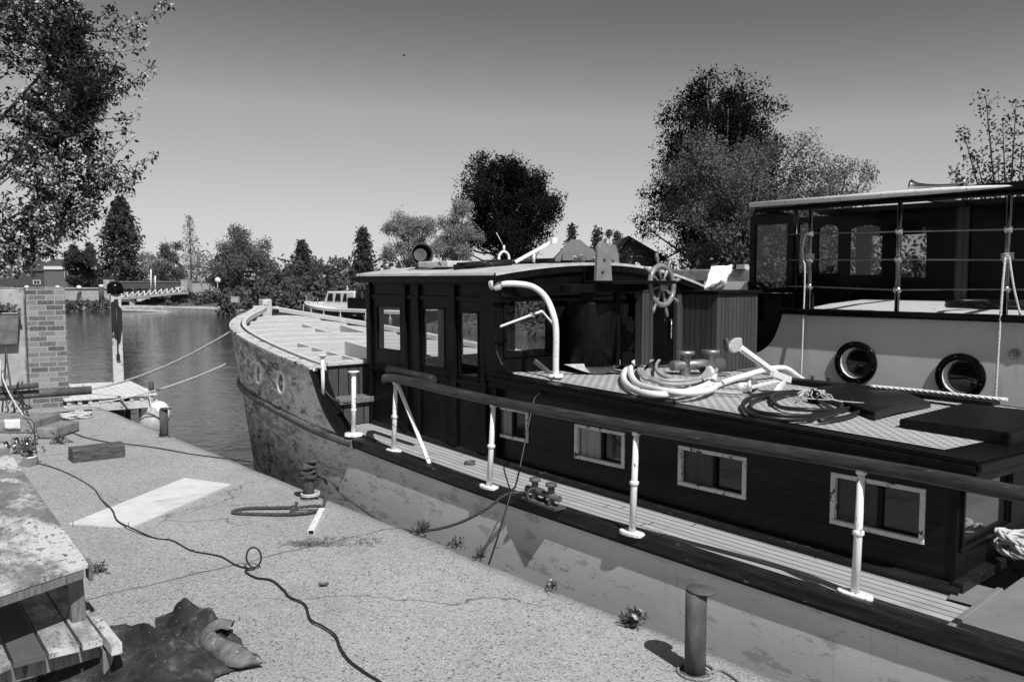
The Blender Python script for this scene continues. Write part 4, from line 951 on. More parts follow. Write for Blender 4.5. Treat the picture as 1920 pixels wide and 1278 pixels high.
# deckhouse with see-through windows
HX0, HX1 = 9.2, 11.4
def hw(px0, px1, py0, py1): a, b = atx(px0, py0, HX0), atx(px1, py1, HX0); return (b.y, a.y, b.z, a.z)
hwin = [hw(1497, 1516, 418, 512), hw(1534, 1570, 422, 512), hw(1593, 1652, 424, 515), hw(1687, 1735, 424, 520)]
hy1 = atx(1492, 450, HX0).y
far_h = [(a + .4, b + .45, c - .1, d_ + .05) for a, b, c, d_ in hwin[:3]]
mb = MB(); mb.wall((HX0, 0, 0), Uy, Uz, (.05, 0, 0), (-6, hy1), (1.30, 2.5), hwin); mb.build('deckhouse_side', M['blackgl'], cruiser)
mb = MB(); mb.wall((HX1, 0, 0), Uy, Uz, (-.05, 0, 0), (-6, 5.6), (.9, 2.5), [(3.9, 5.4, 1.6, 2.36), (2.2, 3.7, 1.6, 2.36)]); mb.build('deckhouse_side', M['blackgl'], cruiser)
for (a, b, c, d_) in hwin:
    mb = MB(); cy, rr = (a + b) / 2, (b - a) / 2
    arch = [(HX0 - .004, cy - rr * math.cos(t), d_ - .10 + .10 * math.sin(t) ** .6) for t in np.linspace(0, math.pi, 15)]
    mb.prism(arch + [(HX0 - .004, cy + rr, d_ + .02), (HX0 - .004, cy - rr, d_ + .02)], (.02, 0, 0))
    w_ = mb.build('window', M['blackgl'], cruiser)
    MB().aabb(HX0 - .012, HX0 - .002, a - .02, b + .02, c - .03, c - .005).build('sill', M['black'], w_)
    MB().aabb(HX0 + .02, HX0 + .026, a, b, c, d_).build('pane', M['glass2'], w_)
c = atx(1548, 300, HX0)
xa = atx(1805, 500, HX0)
mb = MB(); mb.aabb(HX0 - .05, HX0 - .006, xa.y - .06, xa.y + .06, 1.5, 2.5); mb.build('door_post', M['tng'], cruiser, bevel=.006)
# canopy roof
RX0, ry1 = 7.52, atx(1410, 380, 7.55).y
mb = MB(); rows_t = [[(x, y, 2.50 + .05 * (1 - ((x - 9.6) / 2.2) ** 2)) for x in np.linspace(8.9, 11.7, 12)] for y in (ry1, 2, -6)]
mb.beam((RX0 + .06, ry1, 2.515), (RX0 + .06, -6, 2.515), .12, .06)
for y in (4.6, 3.3, 2.0, .5, -1.5, -4): mb.beam((RX0 + .125, y, 2.515), (8.88, y, 2.51), .05, .05)
rows_b = [[(x, y, z - .05) for x, y, z in r_] for r_ in rows_t]
mb.grid(rows_t, True); mb.grid([r_[::-1] for r_ in rows_b], True); mb.grid([rows_t[0], rows_b[0]], False); mb.grid([[r_[0] for r_ in rows_t], [r_[0] for r_ in rows_b]], False)
rf = mb.build('canopy_roof', M['blackgl'], cruiser)
mb = MB(); 
mb.grid([[(RX0 - .008, y, z) for y in (ry1 + .01, 2.9)] for z in (2.515, 2.54)] + [[(RX0 + .08, y, 2.551) for y in (ry1 + .01, 2.9)]], True)
mb.grid([[(x, y, 2.506 + .05 * (1 - ((x - 9.6) / 2.2) ** 2)) for x in np.linspace(8.95, 11.6, 12)] for y in (ry1 - .01, 2, -6)], True); mb.tube([(RX0, ry1, 2.52), (RX0, 3.0, 2.52), (RX0 + .02, 2.2, 2.51)], [.028, .028, .01], 10)
mb.build('roof_covering', M['white'], rf)
mb = MB(); mb.tube([(RX0 + .05, ry1 - .03, 2.46), (RX0 + .05, -6, 2.46)], .02, 8); mb.build('gutter', M['blackgl'], rf)
# windbreak panel at the aft end of the house
a, b = atx(1409, 400, 7.72), atx(1487, 545, 7.72); wy0, wy1, wz0, wz1 = b.y, a.y, b.z, a.z
mb = MB(); mb.wall((7.70, 0, 0), Uy, Uz, (.05, 0, 0), (wy0, wy1), (wz0 - .02, wz1 - .04), [(wy0 + .07, wy1 - .06, wz0 + .03, wz1 - .13)])
n_ = 12; mb.prism([(7.70, wy0 + (wy1 - wy0) * i / n_, wz1 - .04 + .045 * math.sin(math.pi * i / n_)) for i in range(n_ + 1)][::-1], (.05, 0, 0))
wb_ = mb.build('windbreak', M['blackgl'], cruiser, bevel=.006)
MB().aabb(7.72, 7.726, wy0 + .06, wy1 - .05, wz0 + .03, wz1 - .12).build('pane', M['glass2'], wb_)
mb = MB(); mb.aabb(X2 + .061, 11.3, 5.82, 5.88, -1.2, .95); mb.build('transom', M['hull2'], cruiser)
mb = MB(); mb.aabb(7.82, 7.87, 4.3, 5.8, .5, wz0 - .03); mb.aabb(7.80, 7.82, 4.62, 4.66, .9, 1.6); mb.aabb(7.80, 7.82, 4.95, 4.99, .9, 1.6); mb.aabb(7.80, 7.82, 4.66, 4.95, 1.56, 1.6); mb.build('cockpit_side', M['blackgl'], cruiser, bevel=.004)
mb = MB()
for px in (1412, 1490):
    q = atx(px, 460, 7.72); mb.tube([(7.74, q.y, 1.3), (7.74, q.y, 2.47)], .022, 8)
mb.build('canopy_post', M['blackgl'], cruiser)
# varnished coaming and pale lining further aft
mb = MB(); A, B = atx(1255, 510, 8.2), atx(1408, 512, 8.2); mb.beam((8.2, A.y + 2, A.z - .03), (8.2, B.y, B.z - .03), .06, .15); mb.build('varnished_coaming', M['wheelwood'], cruiser, bevel=.02)
mb = MB(); mb.aabb(8.1, 8.13, B.y, A.y + 2, 1.45, A.z - .11); mb.build('canvas_lining', M['cloth'], cruiser)
mb = MB(); mb.aabb(8.15, 8.25, B.y + .05, B.y + .16, B.z + .046, B.z + .1); mb.build('coaming_block', M['weathered'], cruiser)
# rail with ball stanchions
ps = [(1518, 387, 590), (1684, 384, 583), (1888, 372, 600)]; RX = 7.66
tops = []; sts = []
for px, y0, y1 in ps:
    q = atx(px, 500, RX); y = q.y; zt = 2.45
    hs = [atx(px, yy, RX).z for yy in ((438, 487, 537) if px < 1600 else (434, 486, 543) if px < 1800 else (430, 487, 542))]
    so = MB().tube([(RX, y, 1.43), (RX, y, zt)], .021, 12).build('stanchion', M['darkchrome'], cruiser)
    for h in hs: MB().lathe([(.018, -.03), (.03, -.022), (.038, 0), (.03, .022), (.018, .03)], (RX, y, h), (0, 0, 1), 14).build('ball_joint', M['chrome'], so)
    MB().lathe([(.045, -.0), (.04, .015), (.02, .03)], (RX, y, 1.43), (0, 0, 1), 14).build('foot_flange', M['chrome'], so)
    tops.append((y, hs))
for k_ in range(3):
    P = [(RX, tops[0][0] + .27, tops[0][1][k_])] + [(RX, y, h[k_]) for y, h in tops] + [(RX, -4, tops[2][1][k_])]
    MB().tube(P, .0075, 8).build('guard_rail', M['darkchrome'], cruiser)
# horn on the roof
c = atx(1805, 347, 7.66); t0 = atx(1709, 352, 7.66)
mb = MB(); ax = (t0 - c); L = ax.length; mb.lathe([(.016, 0), (.018, L * .45), (.028, L * .7), (.042, L * .87), (.062, L * .97), (.074, L), (.066, L * .985), (.03, L * .9), (.001, L * .8)], c, ax, 24)
for s_ in (0, .12): mb.tube([c + ax.normalized() * (.02 + s_), c + ax.normalized() * (.02 + s_) + Vector((0, 0, -.07))], .014, 8)
mb.lathe([(.001, -.03), (.03, -.03), (.035, .03), (.001, .035)], c + Vector((0, 0, .02)), ax, 12); mb.build('horn', M['chrome'], cruiser)
# thin ropes hanging from the stanchions
A = Vector((RX - .05, tops[0][0] + .02, tops[0][1][0])); B = atx(1502, 704, 7.5)
mb = MB(); rope_mesh(mb, smooth_path([A, A.lerp(B, .1) + Vector((0, .03, 0)), Vector((RX - .05, tops[0][0] + .04, tops[0][1][1])), atx(1509, 520, 7.58), B], 8), .009); rope_mesh(mb, [Vector((RX + math.cos(q) * .035, tops[0][0] + math.sin(q) * .035, tops[0][1][1] + q * .003)) for q in np.linspace(0, 18, 60)], .008)
tag(mb.build('fender_rope', M['rope']), 'thin pale rope tied to the left stanchion and hanging down the grey hull', 'rope')
A = Vector((RX - .05, tops[2][0] + .0, tops[2][1][1] + .02)); B = atx(1866, 756, 7.5)
mb = MB(); rope_mesh(mb, smooth_path([A, atx(1878, 560, 7.55), B], 8), .011); rope_mesh(mb, [Vector((RX + math.cos(q) * .04, tops[2][0] + math.sin(q) * .04, tops[2][1][1] + q * .003)) for q in np.linspace(0, 18, 60)], .01)
rope_mesh(mb, smooth_path([A + Vector((0, -.03, 0)), atx(1901, 540, 7.6), atx(1913, 590, 7.62)], 8), .010)
tag(mb.build('fender_rope', M['rope']), 'thin pale rope tied to the right stanchion, one end hanging past the right porthole', 'rope')
c = atx(1880, 582, 7.95); P = [c + Vector((math.cos(a) * .28 * (1 + .05 * math.sin(a * .6)), math.sin(a) * .45, .03 + a * .0022)) for a in np.linspace(0, 20, 100)]
tag(MB().tube(P, .018, 8).build('black_hose', M['cable']), 'coiled black hose lying on the pale deck of the far boat', 'hose')

# ------------------------------------------------------------------ on the quay
def bollard(P, h, r_, label, cap=1.4, tilt=0):
    t = thing('mooring_bollard', label, 'bollard', P, 'steel pipe bollards along the quay edge')
    P = Vector(P)
    MB().tube([P + Vector((0, 0, -.02)), P + Vector((0, 0, h * .5)), P + Vector((0, 0, h))], r_, 22).build('post', M['rust'], t)
    MB().lathe([(.001, h + .0005), (r_ * cap, h + .0005), (r_ * cap, h + .008), (r_ * cap * .9, h + .012), (.001, h + .014)], P, (.06, -.03, 1), 24).build('cap', M['rust'], t)
    MB().lathe([(r_ * 1.45, -.01), (r_ * 1.45, .006), (r_ * 1.02, .010)], P, (0, 0, 1), 22).build('base_plate', M['rust'], t)
    return t
b0 = atz(1303, 1262, 0); b1 = atz(579, 934, 0); b2 = atz(308, 818, 0)
bollard(b0, .375, .047, 'nearest rusty pipe bollard with a round flat cap, at the bottom right')
bollard(b1, .30, .045, 'rusty pipe bollard wound with dark mooring rope', 1.3)
bollard(b2, .31, .045, 'farthest rusty pipe bollard, standing near the jetty', 1.35)
# rope round the middle bollard and lying on the quay
P = []
for q in np.linspace(0, 6.28 * 4.2, 130):
    P.append(b1 + Vector((math.cos(q) * .062, math.sin(q) * .062, .27 - q * .0042 + .012 * math.sin(q * 1.7))))
P += smooth_path([P[-1], b1 + Vector((.10, -.05, .17)), b1 + Vector((.1, -.12, .08)), b1 + Vector((.05, -.18, .02)), atz(600, 955, .02), atz(560, 962, .02), atz(548, 954, .02), atz(590, 948, .035), atz(605, 952, .03), atz(555, 963, .02), atz(450, 962, .02), atz(439, 957, .02), atz(470, 952, .02), atz(545, 950, .02), atz(556, 942, .02)], 10)[1:]
mb = MB(); rope_mesh(mb, P, .013); tag(mb.build('mooring_rope', M['darkrope']), 'dark rope wound round the middle bollard and looped on the concrete', 'rope')
P = [b1 + Vector((math.cos(q) * .07 + .015, math.sin(q) * .07, .02 + q * .002)) for q in np.linspace(0, 14, 60)]
mb = MB(); rope_mesh(mb, P, .008); tag(mb.build('thin_rope', M['rope']), 'thin pale cord round the foot of the middle bollard', 'rope')
cl = atz(1018, 944, .325); cl.z = .41
P = smooth_path([b1 + Vector((.06, -.03, .2)), b1 + Vector((.14, -.2, .12)), atz(640, 925, .05), Vector((3.27, 5.2, -.05)), Vector((3.28, 4.85, -.04)), Vector((3.30, 4.6, .02)), Vector((3.36, 4.35, .12)), Vector((3.44, 4.15, .25)), Vector((3.50, 4.05, zd(4) + .06)), cl + Vector((0, .12, -.03)), cl], 10)
mb = MB(); rope_mesh(mb, P, .011); rope_mesh(mb, [cl + Vector((math.cos(q) * .045, .0 + .1 * math.sin(q * .5), math.sin(q) * .045 - .04)) for q in np.linspace(0, 40, 120)], .009); tag(mb.build('mooring_rope', M['darkrope']), 'dark mooring rope sagging from the barge deck bitts back to the middle bollard', 'rope')
P = [b0 + Vector((math.cos(q) * (.066 + .004 * q), math.sin(q) * (.066 + .004 * q), .012)) for q in np.linspace(0, 7.5, 40)] + smooth_path([atz(1330, 1262, .012), atz(1350, 1255, .012), atz(1375, 1268, .012), atz(1400, 1290, .012)], 6)
mb = MB(); rope_mesh(mb, P, .007); tag(mb.build('thin_rope', M['oldrope']), 'frayed rope round the foot of the nearest bollard', 'rope')
# electric cord dropping from the cabin roof to the quay
P = sag(roofz(1030, 700, .04), Vector((3.30, 3.75, .0)), .02) ; P[1:1] = []
tag(MB().tube(smooth_path([roofz(1040, 705, .03), Vector((4.02, 4.3, .93))] + [Vector((3.95, 4.28, .86)), Vector((3.66, 4.12, .40)), Vector((3.52, 4.02, .36)), Vector((3.36, 3.98, .08)), Vector((3.3, 4.05, -.2))], 8), .006, 6).build('power_cord', M['cable']), 'thin black cord hanging from the cabin roof across the deck to the quay', 'cord')
# whitewashed board
q = [atz(x, y, .0) for x, y in ((130, 985), (247, 991), (433, 911), (346, 899))]
mb = MB(); mb.prism([p + Vector((0, 0, .004)) for p in q], (0, 0, .014))
t = mb.build('board', M['ply']); tag(t, 'flat whitewashed board with slanted ends lying on the concrete', 'board')
mb = MB()
for x, y in ((137, 984), (241, 986)): mb.tube([atz(x, y, .018), atz(x, y, .018) + Vector((0, 0, .03))], .0025, 6)
mb.build('nail', M['rust'], t)
# baulk of timber
p0, p1 = atz(137, 869, 0), atz(235, 857, 0); d_ = p1 - p0; L = d_.length; d_.normalize(); s_ = Vector((-d_.y, d_.x, 0))
if s_.y < 0: s_ = -s_
mb = MB(); rows = []
for i in range(15):
    a = i / 14; r_ = []
    for (o, z) in ((0, 0), (-.004, .06), (.0, .115), (.02, .135), (.1, .14), (.20, .132), (.22, .11), (.22, 0)):
        j = .007 * mnoise.noise((a * 7, o * 9, z * 12)); r_.append(p0 + d_ * (L * a + (.012 * mnoise.noise((o * 20, z * 20, i)) if i in (0, 14) else 0)) + s_ * (o + j) + Vector((0, 0, z + j)))
    rows.append(r_)
mb.grid(rows, False); n_ = 8; mb.f.append(tuple(range(n_))); mb.sm.append(False); mb.f.append(tuple(14 * n_ + k_ for k_ in reversed(range(n_)))); mb.sm.append(False)
tag(mb.build('timber_baulk', M['timber']), 'thick dark baulk of old timber lying on the quay', 'timber')
# white square tube
A, B = atz(583, 999, .018), atz(604, 957, .018); d_ = (B - A).normalized(); s_ = Vector((-d_.y, d_.x, 0)); mb = MB(); w = .022
for o, z, a, b in ((0, -w, 2 * w, .004), (0, w, 2 * w, .004)): mb.box((A + B) / 2 + Vector((0, 0, z + (.002 if z < 0 else -.002))), B - A, s_ * a, (0, 0, b))
for o in (-w + .002, w - .002): mb.box((A + B) / 2 + s_ * o, B - A, s_ * .004, (0, 0, 2 * w - .009))
tag(mb.build('square_tube', M['white']), 'short white square tube lying open-ended by the middle bollard', 'tube')
# extension cables
raw = [(70, 868), (95, 874), (120, 884), (150, 898), (175, 915), (190, 935), (212, 955), (220, 975), (250, 990), (290, 1008), (325, 1013), (362, 1032), (412, 1042), (440, 1058), (462, 1064), (470, 1065)]
P = smooth_path([atz(x + random.uniform(-2, 2), y, .009 if not (205 < x < 255) else .028) for x, y in raw], 7)
l = atz(470, 1063, .012)
loop = [l + Vector((0, 0, 0)) + _r * (.045 * math.sin(a)) * 1.0 + Vector((0, 0, .062 * (1 - math.cos(a)))) + _r * .02 for a in np.linspace(.2, 6.0, 20)]
raw2 = [(476, 1066), (458, 1070), (480, 1082), (510, 1087), (530, 1105), (545, 1118), (570, 1132), (583, 1160), (605, 1172), (630, 1190), (640, 1215), (655, 1238), (690, 1262), (715, 1279), (760, 1320)]
P2 = smooth_path([atz(x + random.uniform(-2, 2), y, .009) for x, y in raw2], 7)
mb = MB(); mb.tube(P + loop + P2, .0055, 7); tag(mb.build('extension_cable', M['cable']), 'black extension cable snaking over the concrete with one upright kink', 'cable')
P = smooth_path([atz(x, y, .008) for x, y in ((118, 808), (140, 812), (155, 818), (180, 824), (205, 829), (240, 832), (300, 840), (360, 851), (430, 860), (475, 866))], 6) + [Vector((3.26, 7.4, -.3))]
tag(MB().tube(P, .006, 6).build('thin_cable', M['cable']), 'thin black cable running behind the timber baulk to the quay edge', 'cable')
# painting bench, left
TZ = .50
A, B_, C_ = atz(166, 1056, TZ), atz(-60, 1130, TZ), atz(0, 822, TZ); Dd = B_ + (C_ - A)
Bz = thing('work_bench', 'low trestle bench with paint splashed board top', 'bench', (A + Dd) / 2 * 1 - Vector((0, 0, TZ)))
mb = MB(); mb.prism([A, C_, Dd, B_][::-1], (0, 0, -.02)); mb.build('bench_top', M['bench'], Bz, bevel=.003)
e1 = (C_ - A).normalized(); e2 = (B_ - A).normalized()
mb = MB(); mb.beam(A + e2 * .03 + e1 * .02 - Vector((0, 0, .042)), B_ + e1 * .02 - Vector((0, 0, .042)), .03, .04); mb.build('bench_rail', M['greywood'], Bz, bevel=.003)
for k_ in (.12, 1.6):
    mb = MB(); p = A + e1 * k_ + e2 * .05; mb.beam(p - Vector((0, 0, .025)), Vector((p.x + .02, p.y, .0)), .06, .05, up=(0, 1, 0)); mb.build('leg', M['greywood'], Bz, bevel=.003)
mb = MB(); p = A + e1 * .12 + e2 * .75; mb.beam(p - Vector((0, 0, .025)), Vector((p.x, p.y, .0)), .06, .05, up=(0, 1, 0)); mb.build('leg', M['greywood'], Bz, bevel=.003)
mb = MB(); p = A - Vector((0, 0, .045)); mb.box(p + e1 * .05 - e2 * .012, e1 * .09, e2 * .02, (0, 0, .085)); mb.build('corner_block', M['greywood'], Bz, bevel=.004)
# lower staging of planks
LZ = .22
St = thing('plank_staging', 'low staging of paint splashed planks under the bench', 'staging', (.75, 4.2, 0))
def lz(x, y): return atz(x, y, LZ)
f0 = [lz(-30, 1262), lz(22, 1240), lz(88, 1223), lz(152, 1208), lz(195, 1196)]
bk = 1.5
for i in range(4):
    a, b = f0[i], f0[i + 1]; g = (b - a).normalized() * .006
    mb = MB(); mb.prism([a + g, b - g, b - g + Vector((.04 * bk, bk, 0)), a + g + Vector((.04 * bk, bk, 0))], (0, 0, -.03)); mb.build('plank', M['plank1'] if i == 1 else M['plank0'], St, bevel=.003)
p = lz(233, 1200); q = p + Vector((.05, 1.7, 0))
mb = MB(); mb.beam(p + Vector((-.03, 0, -.03)), q + Vector((-.03, 0, -.03)), .045, .05); mb.build('side_rail', M['plank0'], St, bevel=.004)
mb = MB(); mb.beam(f0[0] + Vector((0, .12, -.075)), f0[4] + Vector((0.03, .12, -.075)), .05, .085); mb.build('cross_bearer', M['greywood'], St, bevel=.004); mb = MB(); mb.beam(f0[0] + Vector((0, 1.1, -.075)), f0[4] + Vector((0.03, 1.1, -.075)), .05, .085); mb.build('cross_bearer', M['greywood'], St, bevel=.004)
for (x, y) in ((.03, .15), (.03, 1.2)): MB().beam(Vector((p.x - .03, p.y + y, LZ - .076)), Vector((p.x - .03, p.y + y, 0)), .05, .06, up=(0, 1, 0)).build('leg', M['greywood'], St, bevel=.004)
MB().beam(Vector((f0[0].x + .1, f0[0].y + .15, LZ - .12)), Vector((f0[0].x + .1, f0[0].y + .15, 0)), .05, .06, up=(0, 1, 0)).build('leg', M['greywood'], St, bevel=.004)
# crumpled canvas
def ridged(x, y, s): return 1 - abs(mnoise.noise((x * s, y * s, 3.3)))
poly = [(50, 1300), (105, 1225), (150, 1205), (235, 1215), (300, 1195), (290, 1160), (330, 1146), (395, 1147), (425, 1175), (470, 1215), (484, 1240), (410, 1270), (380, 1300)]
W_ = [atz(x, y, 0) for x, y in poly]
def inside(x, y):
    c = False; n = len(W_)
    for i in range(n):
        a, b = W_[i], W_[(i + 1) % n]
        if (a.y > y) != (b.y > y) and x < (b.x - a.x) * (y - a.y) / (b.y - a.y) + a.x: c = not c
    return c
def edged(x, y):
    d_ = 9; p = Vector((x, y, 0)); n = len(W_)
    for i in range(n):
        a, b = W_[i], W_[(i + 1) % n]; ab = b - a; t = max(0, min(1, (p - a).dot(ab) / ab.length_squared)); d_ = min(d_, (p - a - ab * t).length)
    return d_
x0, x1 = min(p.x for p in W_), max(p.x for p in W_); y0, y1 = min(p.y for p in W_), max(p.y for p in W_)
LUMPS = [(atz(345, 1172, .05), .085, .10), (atz(390, 1185, .05), .05, .08), (atz(230, 1235, .04), .075, .13), (atz(150, 1250, .04), .04, .10), (atz(330, 1240, .02), .035, .1)]
FOLDS = []; _rf = random.Random(12)
for (fx0, fy0, fx1, fy1, hh) in ((300, 1190, 372, 1150, .06), (330, 1215, 420, 1172, .055), (250, 1240, 345, 1205, .06), (160, 1232, 260, 1215, .05), (110, 1262, 215, 1240, .05), (240, 1275, 330, 1245, .055), (320, 1262, 400, 1232, .04), (90, 1240, 150, 1212, .035), (370, 1265, 450, 1252, .03), (190, 1290, 280, 1262, .04), (290, 1165, 330, 1200, .045), (395, 1160, 440, 1195, .05), (200, 1222, 225, 1275, .04)):
    FOLDS.append((atz(fx0, fy0, .03), atz(fx1, fy1, .03), hh, .012 + .008 * _rf.random(), .04 + .03 * _rf.random()))
mb = MB(); nx, ny = 200, 200; idx = {}
for i in range(nx + 1):
    for j in range(ny + 1):
        x, y = x0 + (x1 - x0) * i / nx, y0 + (y1 - y0) * j / ny
        xx = x + .035 * mnoise.noise((x * 6, y * 6, 0)); yy = y + .035 * mnoise.noise((x * 6, y * 6, 7))
        if not inside(xx, yy): continue
        e = min(1, edged(xx, yy) / .05); wx, wy = x + .12 * mnoise.noise((x * 4, y * 4, 2)), y + .12 * mnoise.noise((x * 4, y * 4, 6))
        def rg(u, v, s_): return max(0, 1 - 2.2 * abs(mnoise.noise((u * s_, v * s_, 1.7))))
        lump = sum(h * math.exp(-((x - c.x) ** 2 + (y - c.y) ** 2) / w ** 2) for c, h, w in LUMPS)
        px_, py_ = x + .035 * mnoise.noise((x * 7, y * 7, 11)), y + .035 * mnoise.noise((x * 7, y * 7, 15)); fold = 0
        for (q0, q1, hh, w0, w1) in FOLDS:                    # each fold: a crest, steep on one side and long on the other
            dx_, dy_ = q1.x - q0.x, q1.y - q0.y; L2 = dx_ * dx_ + dy_ * dy_; t = ((px_ - q0.x) * dx_ + (py_ - q0.y) * dy_) / L2
            tc = max(0, min(1, t)); sd_ = ((px_ - q0.x) * dy_ - (py_ - q0.y) * dx_) / math.sqrt(L2); rr_ = math.hypot(px_ - q0.x - dx_ * tc, py_ - q0.y - dy_ * tc)
            fold = max(fold, hh * math.exp(-(rr_ / (w0 if sd_ > 0 else w1)) ** 1.5) * math.sin(math.pi * (.1 + .8 * tc)))
        e2 = min(1, edged(xx, yy) / .13); e2 = e2 * e2 * (3 - 2 * e2)
        z = .006 + e * .014 + e2 * (lump * 1.5 * (1 + .4 * mnoise.noise((wx * 7, wy * 7, 5))) + fold * 1.25 + .030 * rg(wx * 1.2 + wy * .5, wy * .55, 6) ** 1.6 + .006 * rg(wx, wy * 1.4, 20))
        idx[(i, j)] = len(mb.v); mb.v.append((x, y, max(z, .004)))
for (i, j) in list(idx):
    q = [idx.get(k_) for k_ in ((i, j), (i + 1, j), (i + 1, j + 1), (i, j + 1))]
    if None not in q: mb.f.append(tuple(q)); mb.sm.append(True)
tp_ = mb.build('crumpled_canvas', M['tarp']); tag(tp_, 'crumpled dark dirty canvas heaped on the concrete', 'canvas')
# faded curled flap
e_b = Vector((_f.x, _f.y, 0)).normalized()
Bo = smooth_path([atz(x, y, .02) for x, y in ((436, 1174), (405, 1174), (384, 1190), (379, 1208), (394, 1230), (420, 1246), (452, 1250), (484, 1240))], 5)
To = smooth_path([atz(x, y, z) for x, y, z in ((437, 1168, .10), (415, 1163, .11), (398, 1170, .11), (395, 1182, .11), (408, 1193, .11), (428, 1204, .10), (455, 1213, .08), (484, 1234, .035))], 5)
cc = sum(Bo, Vector()) / len(Bo); rows = []
for i in range(len(Bo)):
    r_ = []
    for j in range(9):
        t = j / 8; p = Bo[i].lerp(To[i], t); o = (Bo[i] - cc); o.z = 0
        p = p + o.normalized() * (.028 * math.sin(t * math.pi) + .012 * t) + Vector((0, 0, .006 * mnoise.noise((i * .5, t * 3, 1)))); r_.append(p)
    r_.append(To[i].lerp(cc + Vector((0, 0, .08)), .12)); r_.append(To[i].lerp(cc + Vector((0, 0, .03)), .4)); rows.append(r_)
mb = MB(); mb.grid(rows, True); fl_ = mb.build('curled_flap', M['tarplight'], solid=.006); tag(fl_, 'pale stiff flap of cloth curled up on the dark canvas heap', 'cloth')
# brick pillar and wall
pc = atz(94, 764, 0); _pr = ray(94, 600); ux = Vector((_pr.y, -_pr.x, 0)).normalized(); ux = Matrix.Rotation(R(3), 3, 'Z') @ ux; uy = Vector((-ux.y, ux.x, 0)); rot = math.atan2(ux.y, ux.x)
def local(mb_fn, name, m, org, bevel=0):
    mb = MB(); mb_fn(mb); o = mb.build(name, m, bevel=bevel)
    # geometry given in the wall's own axes, origin at its foot
    me = o.data; off = Vector(o.location)
    for v in me.vertices: v.co = v.co + off
    o.location = org; o.rotation_euler = (0, 0, rot); ORG[o.name] = tuple(org); return o
pw_ = atz(126, 764, 0); pl_ = atz(62, 764, 0); wdt = (pw_ - pl_).length; ph_ = aty(94, 538, pc.y).z
local(lambda m_: m_.aabb(-wdt / 2, wdt / 2, 0, .42, -.05, ph_), 'brick_pillar', M['brick'], pc, .006)['label'] = 'square brick pillar at the end of the wall beside the river'
bpy.data.objects['brick_pillar']['category'] = 'pillar'
def wall_geo(m_):
    m_.aabb(-6, -wdt / 2 - .02, .14, .34, -.05, ph_ - .03)
wl = local(wall_geo, 'boundary_wall', M['render'], pc, .01); tag(wl, 'old patched wall with a metal trough on it, left of the brick pillar', 'wall')
mb = MB(); wpt = lambda x, y, z: pc + ux * x + uy * y + Vector((0, 0, z))
def trough_xy(px, py, dy): 
    # point on the plane standing dy in front of the wall face
    n_ = uy; o = pc + uy * (.14 - dy); v = ray(px, py); t_ = (o - EYEV).dot(n_) / v.dot(n_); return EYEV + v * t_
a, b = trough_xy(-70, 590, .16), trough_xy(38, 645, .16)
o = (a + b) / 2
T = thing('metal_trough', 'grey metal planter trough hung on the wall left of the brick pillar', 'planter', Vector((o.x, o.y, b.z)))
w_ = (b - a).dot(ux); mb = MB(); cc = Vector((a.x, a.y, 0)) + ux * w_ / 2; h0, h1 = b.z, a.z
fr = [cc + ux * (-w_ / 2) , cc + ux * (w_ / 2)]
mb.prism([fr[0] + Vector((0, 0, h1)), fr[1] + Vector((0, 0, h1)), fr[1] - ux * .03 + uy * .05 + Vector((0, 0, h0)), fr[0] + uy * .05 + Vector((0, 0, h0))], uy * .1)
mb.box(cc + uy * .05 + Vector((0, 0, h1 + .008)), ux * (w_ + .03), uy * .13, (0, 0, .014)); mb.build('trough_body', M['metal'], T, bevel=.004)
pts = np.array([cc + ux * rng.uniform(-w_ / 2, w_ / 2) + uy * rng.uniform(0, .1) + Vector((0, 0, h1 + .02 + abs(rng.normal()) * .05)) for _ in range(260)])
MB().leaves(pts, .07, .55, .3).build('trough_plants', M['lf_hedge'], T)
# pipes, kerb blocks and clutter at the foot of the wall
def pz(px, py, z): return atz(px, py, z)
A, B = atz(-40, 740, .30), atz(171, 731, .30); 
A = Vector((B.x, B.y, B.z)) - ux * 1.6 - uy * .1
tag(MB().tube([A, B], .055, 16).build('long_pipe', M['rust']), 'thick grey rusty pipe lying across in front of the brick pillar', 'pipe')
A2 = atz(72, 722, .42); tag(MB().tube([A2 - ux * 1.2 + Vector((0, 0, -.05)), A2], .035, 12).build('short_pipe', M['rust']), 'thinner dark pipe on the ground behind the thick pipe', 'pipe')
def kerbblock(px0, px1, pyb, h, dep, label, m_='block'):
    a, b = atz(px0, pyb, 0), atz(px1, pyb, 0); d_ = (b - a); s_ = Vector((-d_.y, d_.x, 0)).normalized() * dep
    mb = MB(); rows = []
    mb.prism([a, b, b + s_, a + s_][::1], (0, 0, h)); o = mb.build('concrete_block', M[m_], bevel=.018); return tag(o, label, 'block')
kerbblock(-60, 66, 812, .15, .55, 'large broken concrete block with a paper packet on its edge')
kerbblock(68, 106, 822, .12, .5, 'smaller concrete block beside the timber baulk')
kerbblock(-30, 55, 766, .2, .5, 'concrete block under the rusty pipes, beside the wall')
p = atz(8, 812, 0) - uy * .01; q = atz(38, 812, 0) - uy * .01; mb = MB(); rows = [[p.lerp(q, t) + Vector((0, -.012, z + .012 * mnoise.noise((t * 5, z * 20, 0)))) for t in np.linspace(0, 1, 8)] for z in np.linspace(.05, .158, 5)]
rows.append([r_ + uy * .08 for r_ in rows[-1]]); mb.grid(rows, True); tag(mb.build('paper_packet', M['dirtywhite'], solid=.002), 'crumpled white packet draped over the broken concrete block', 'packet')
c = atz(30, 852, 0); t = thing('pulley_block', 'shiny metal pulley block leaning by the concrete block', 'pulley', c)
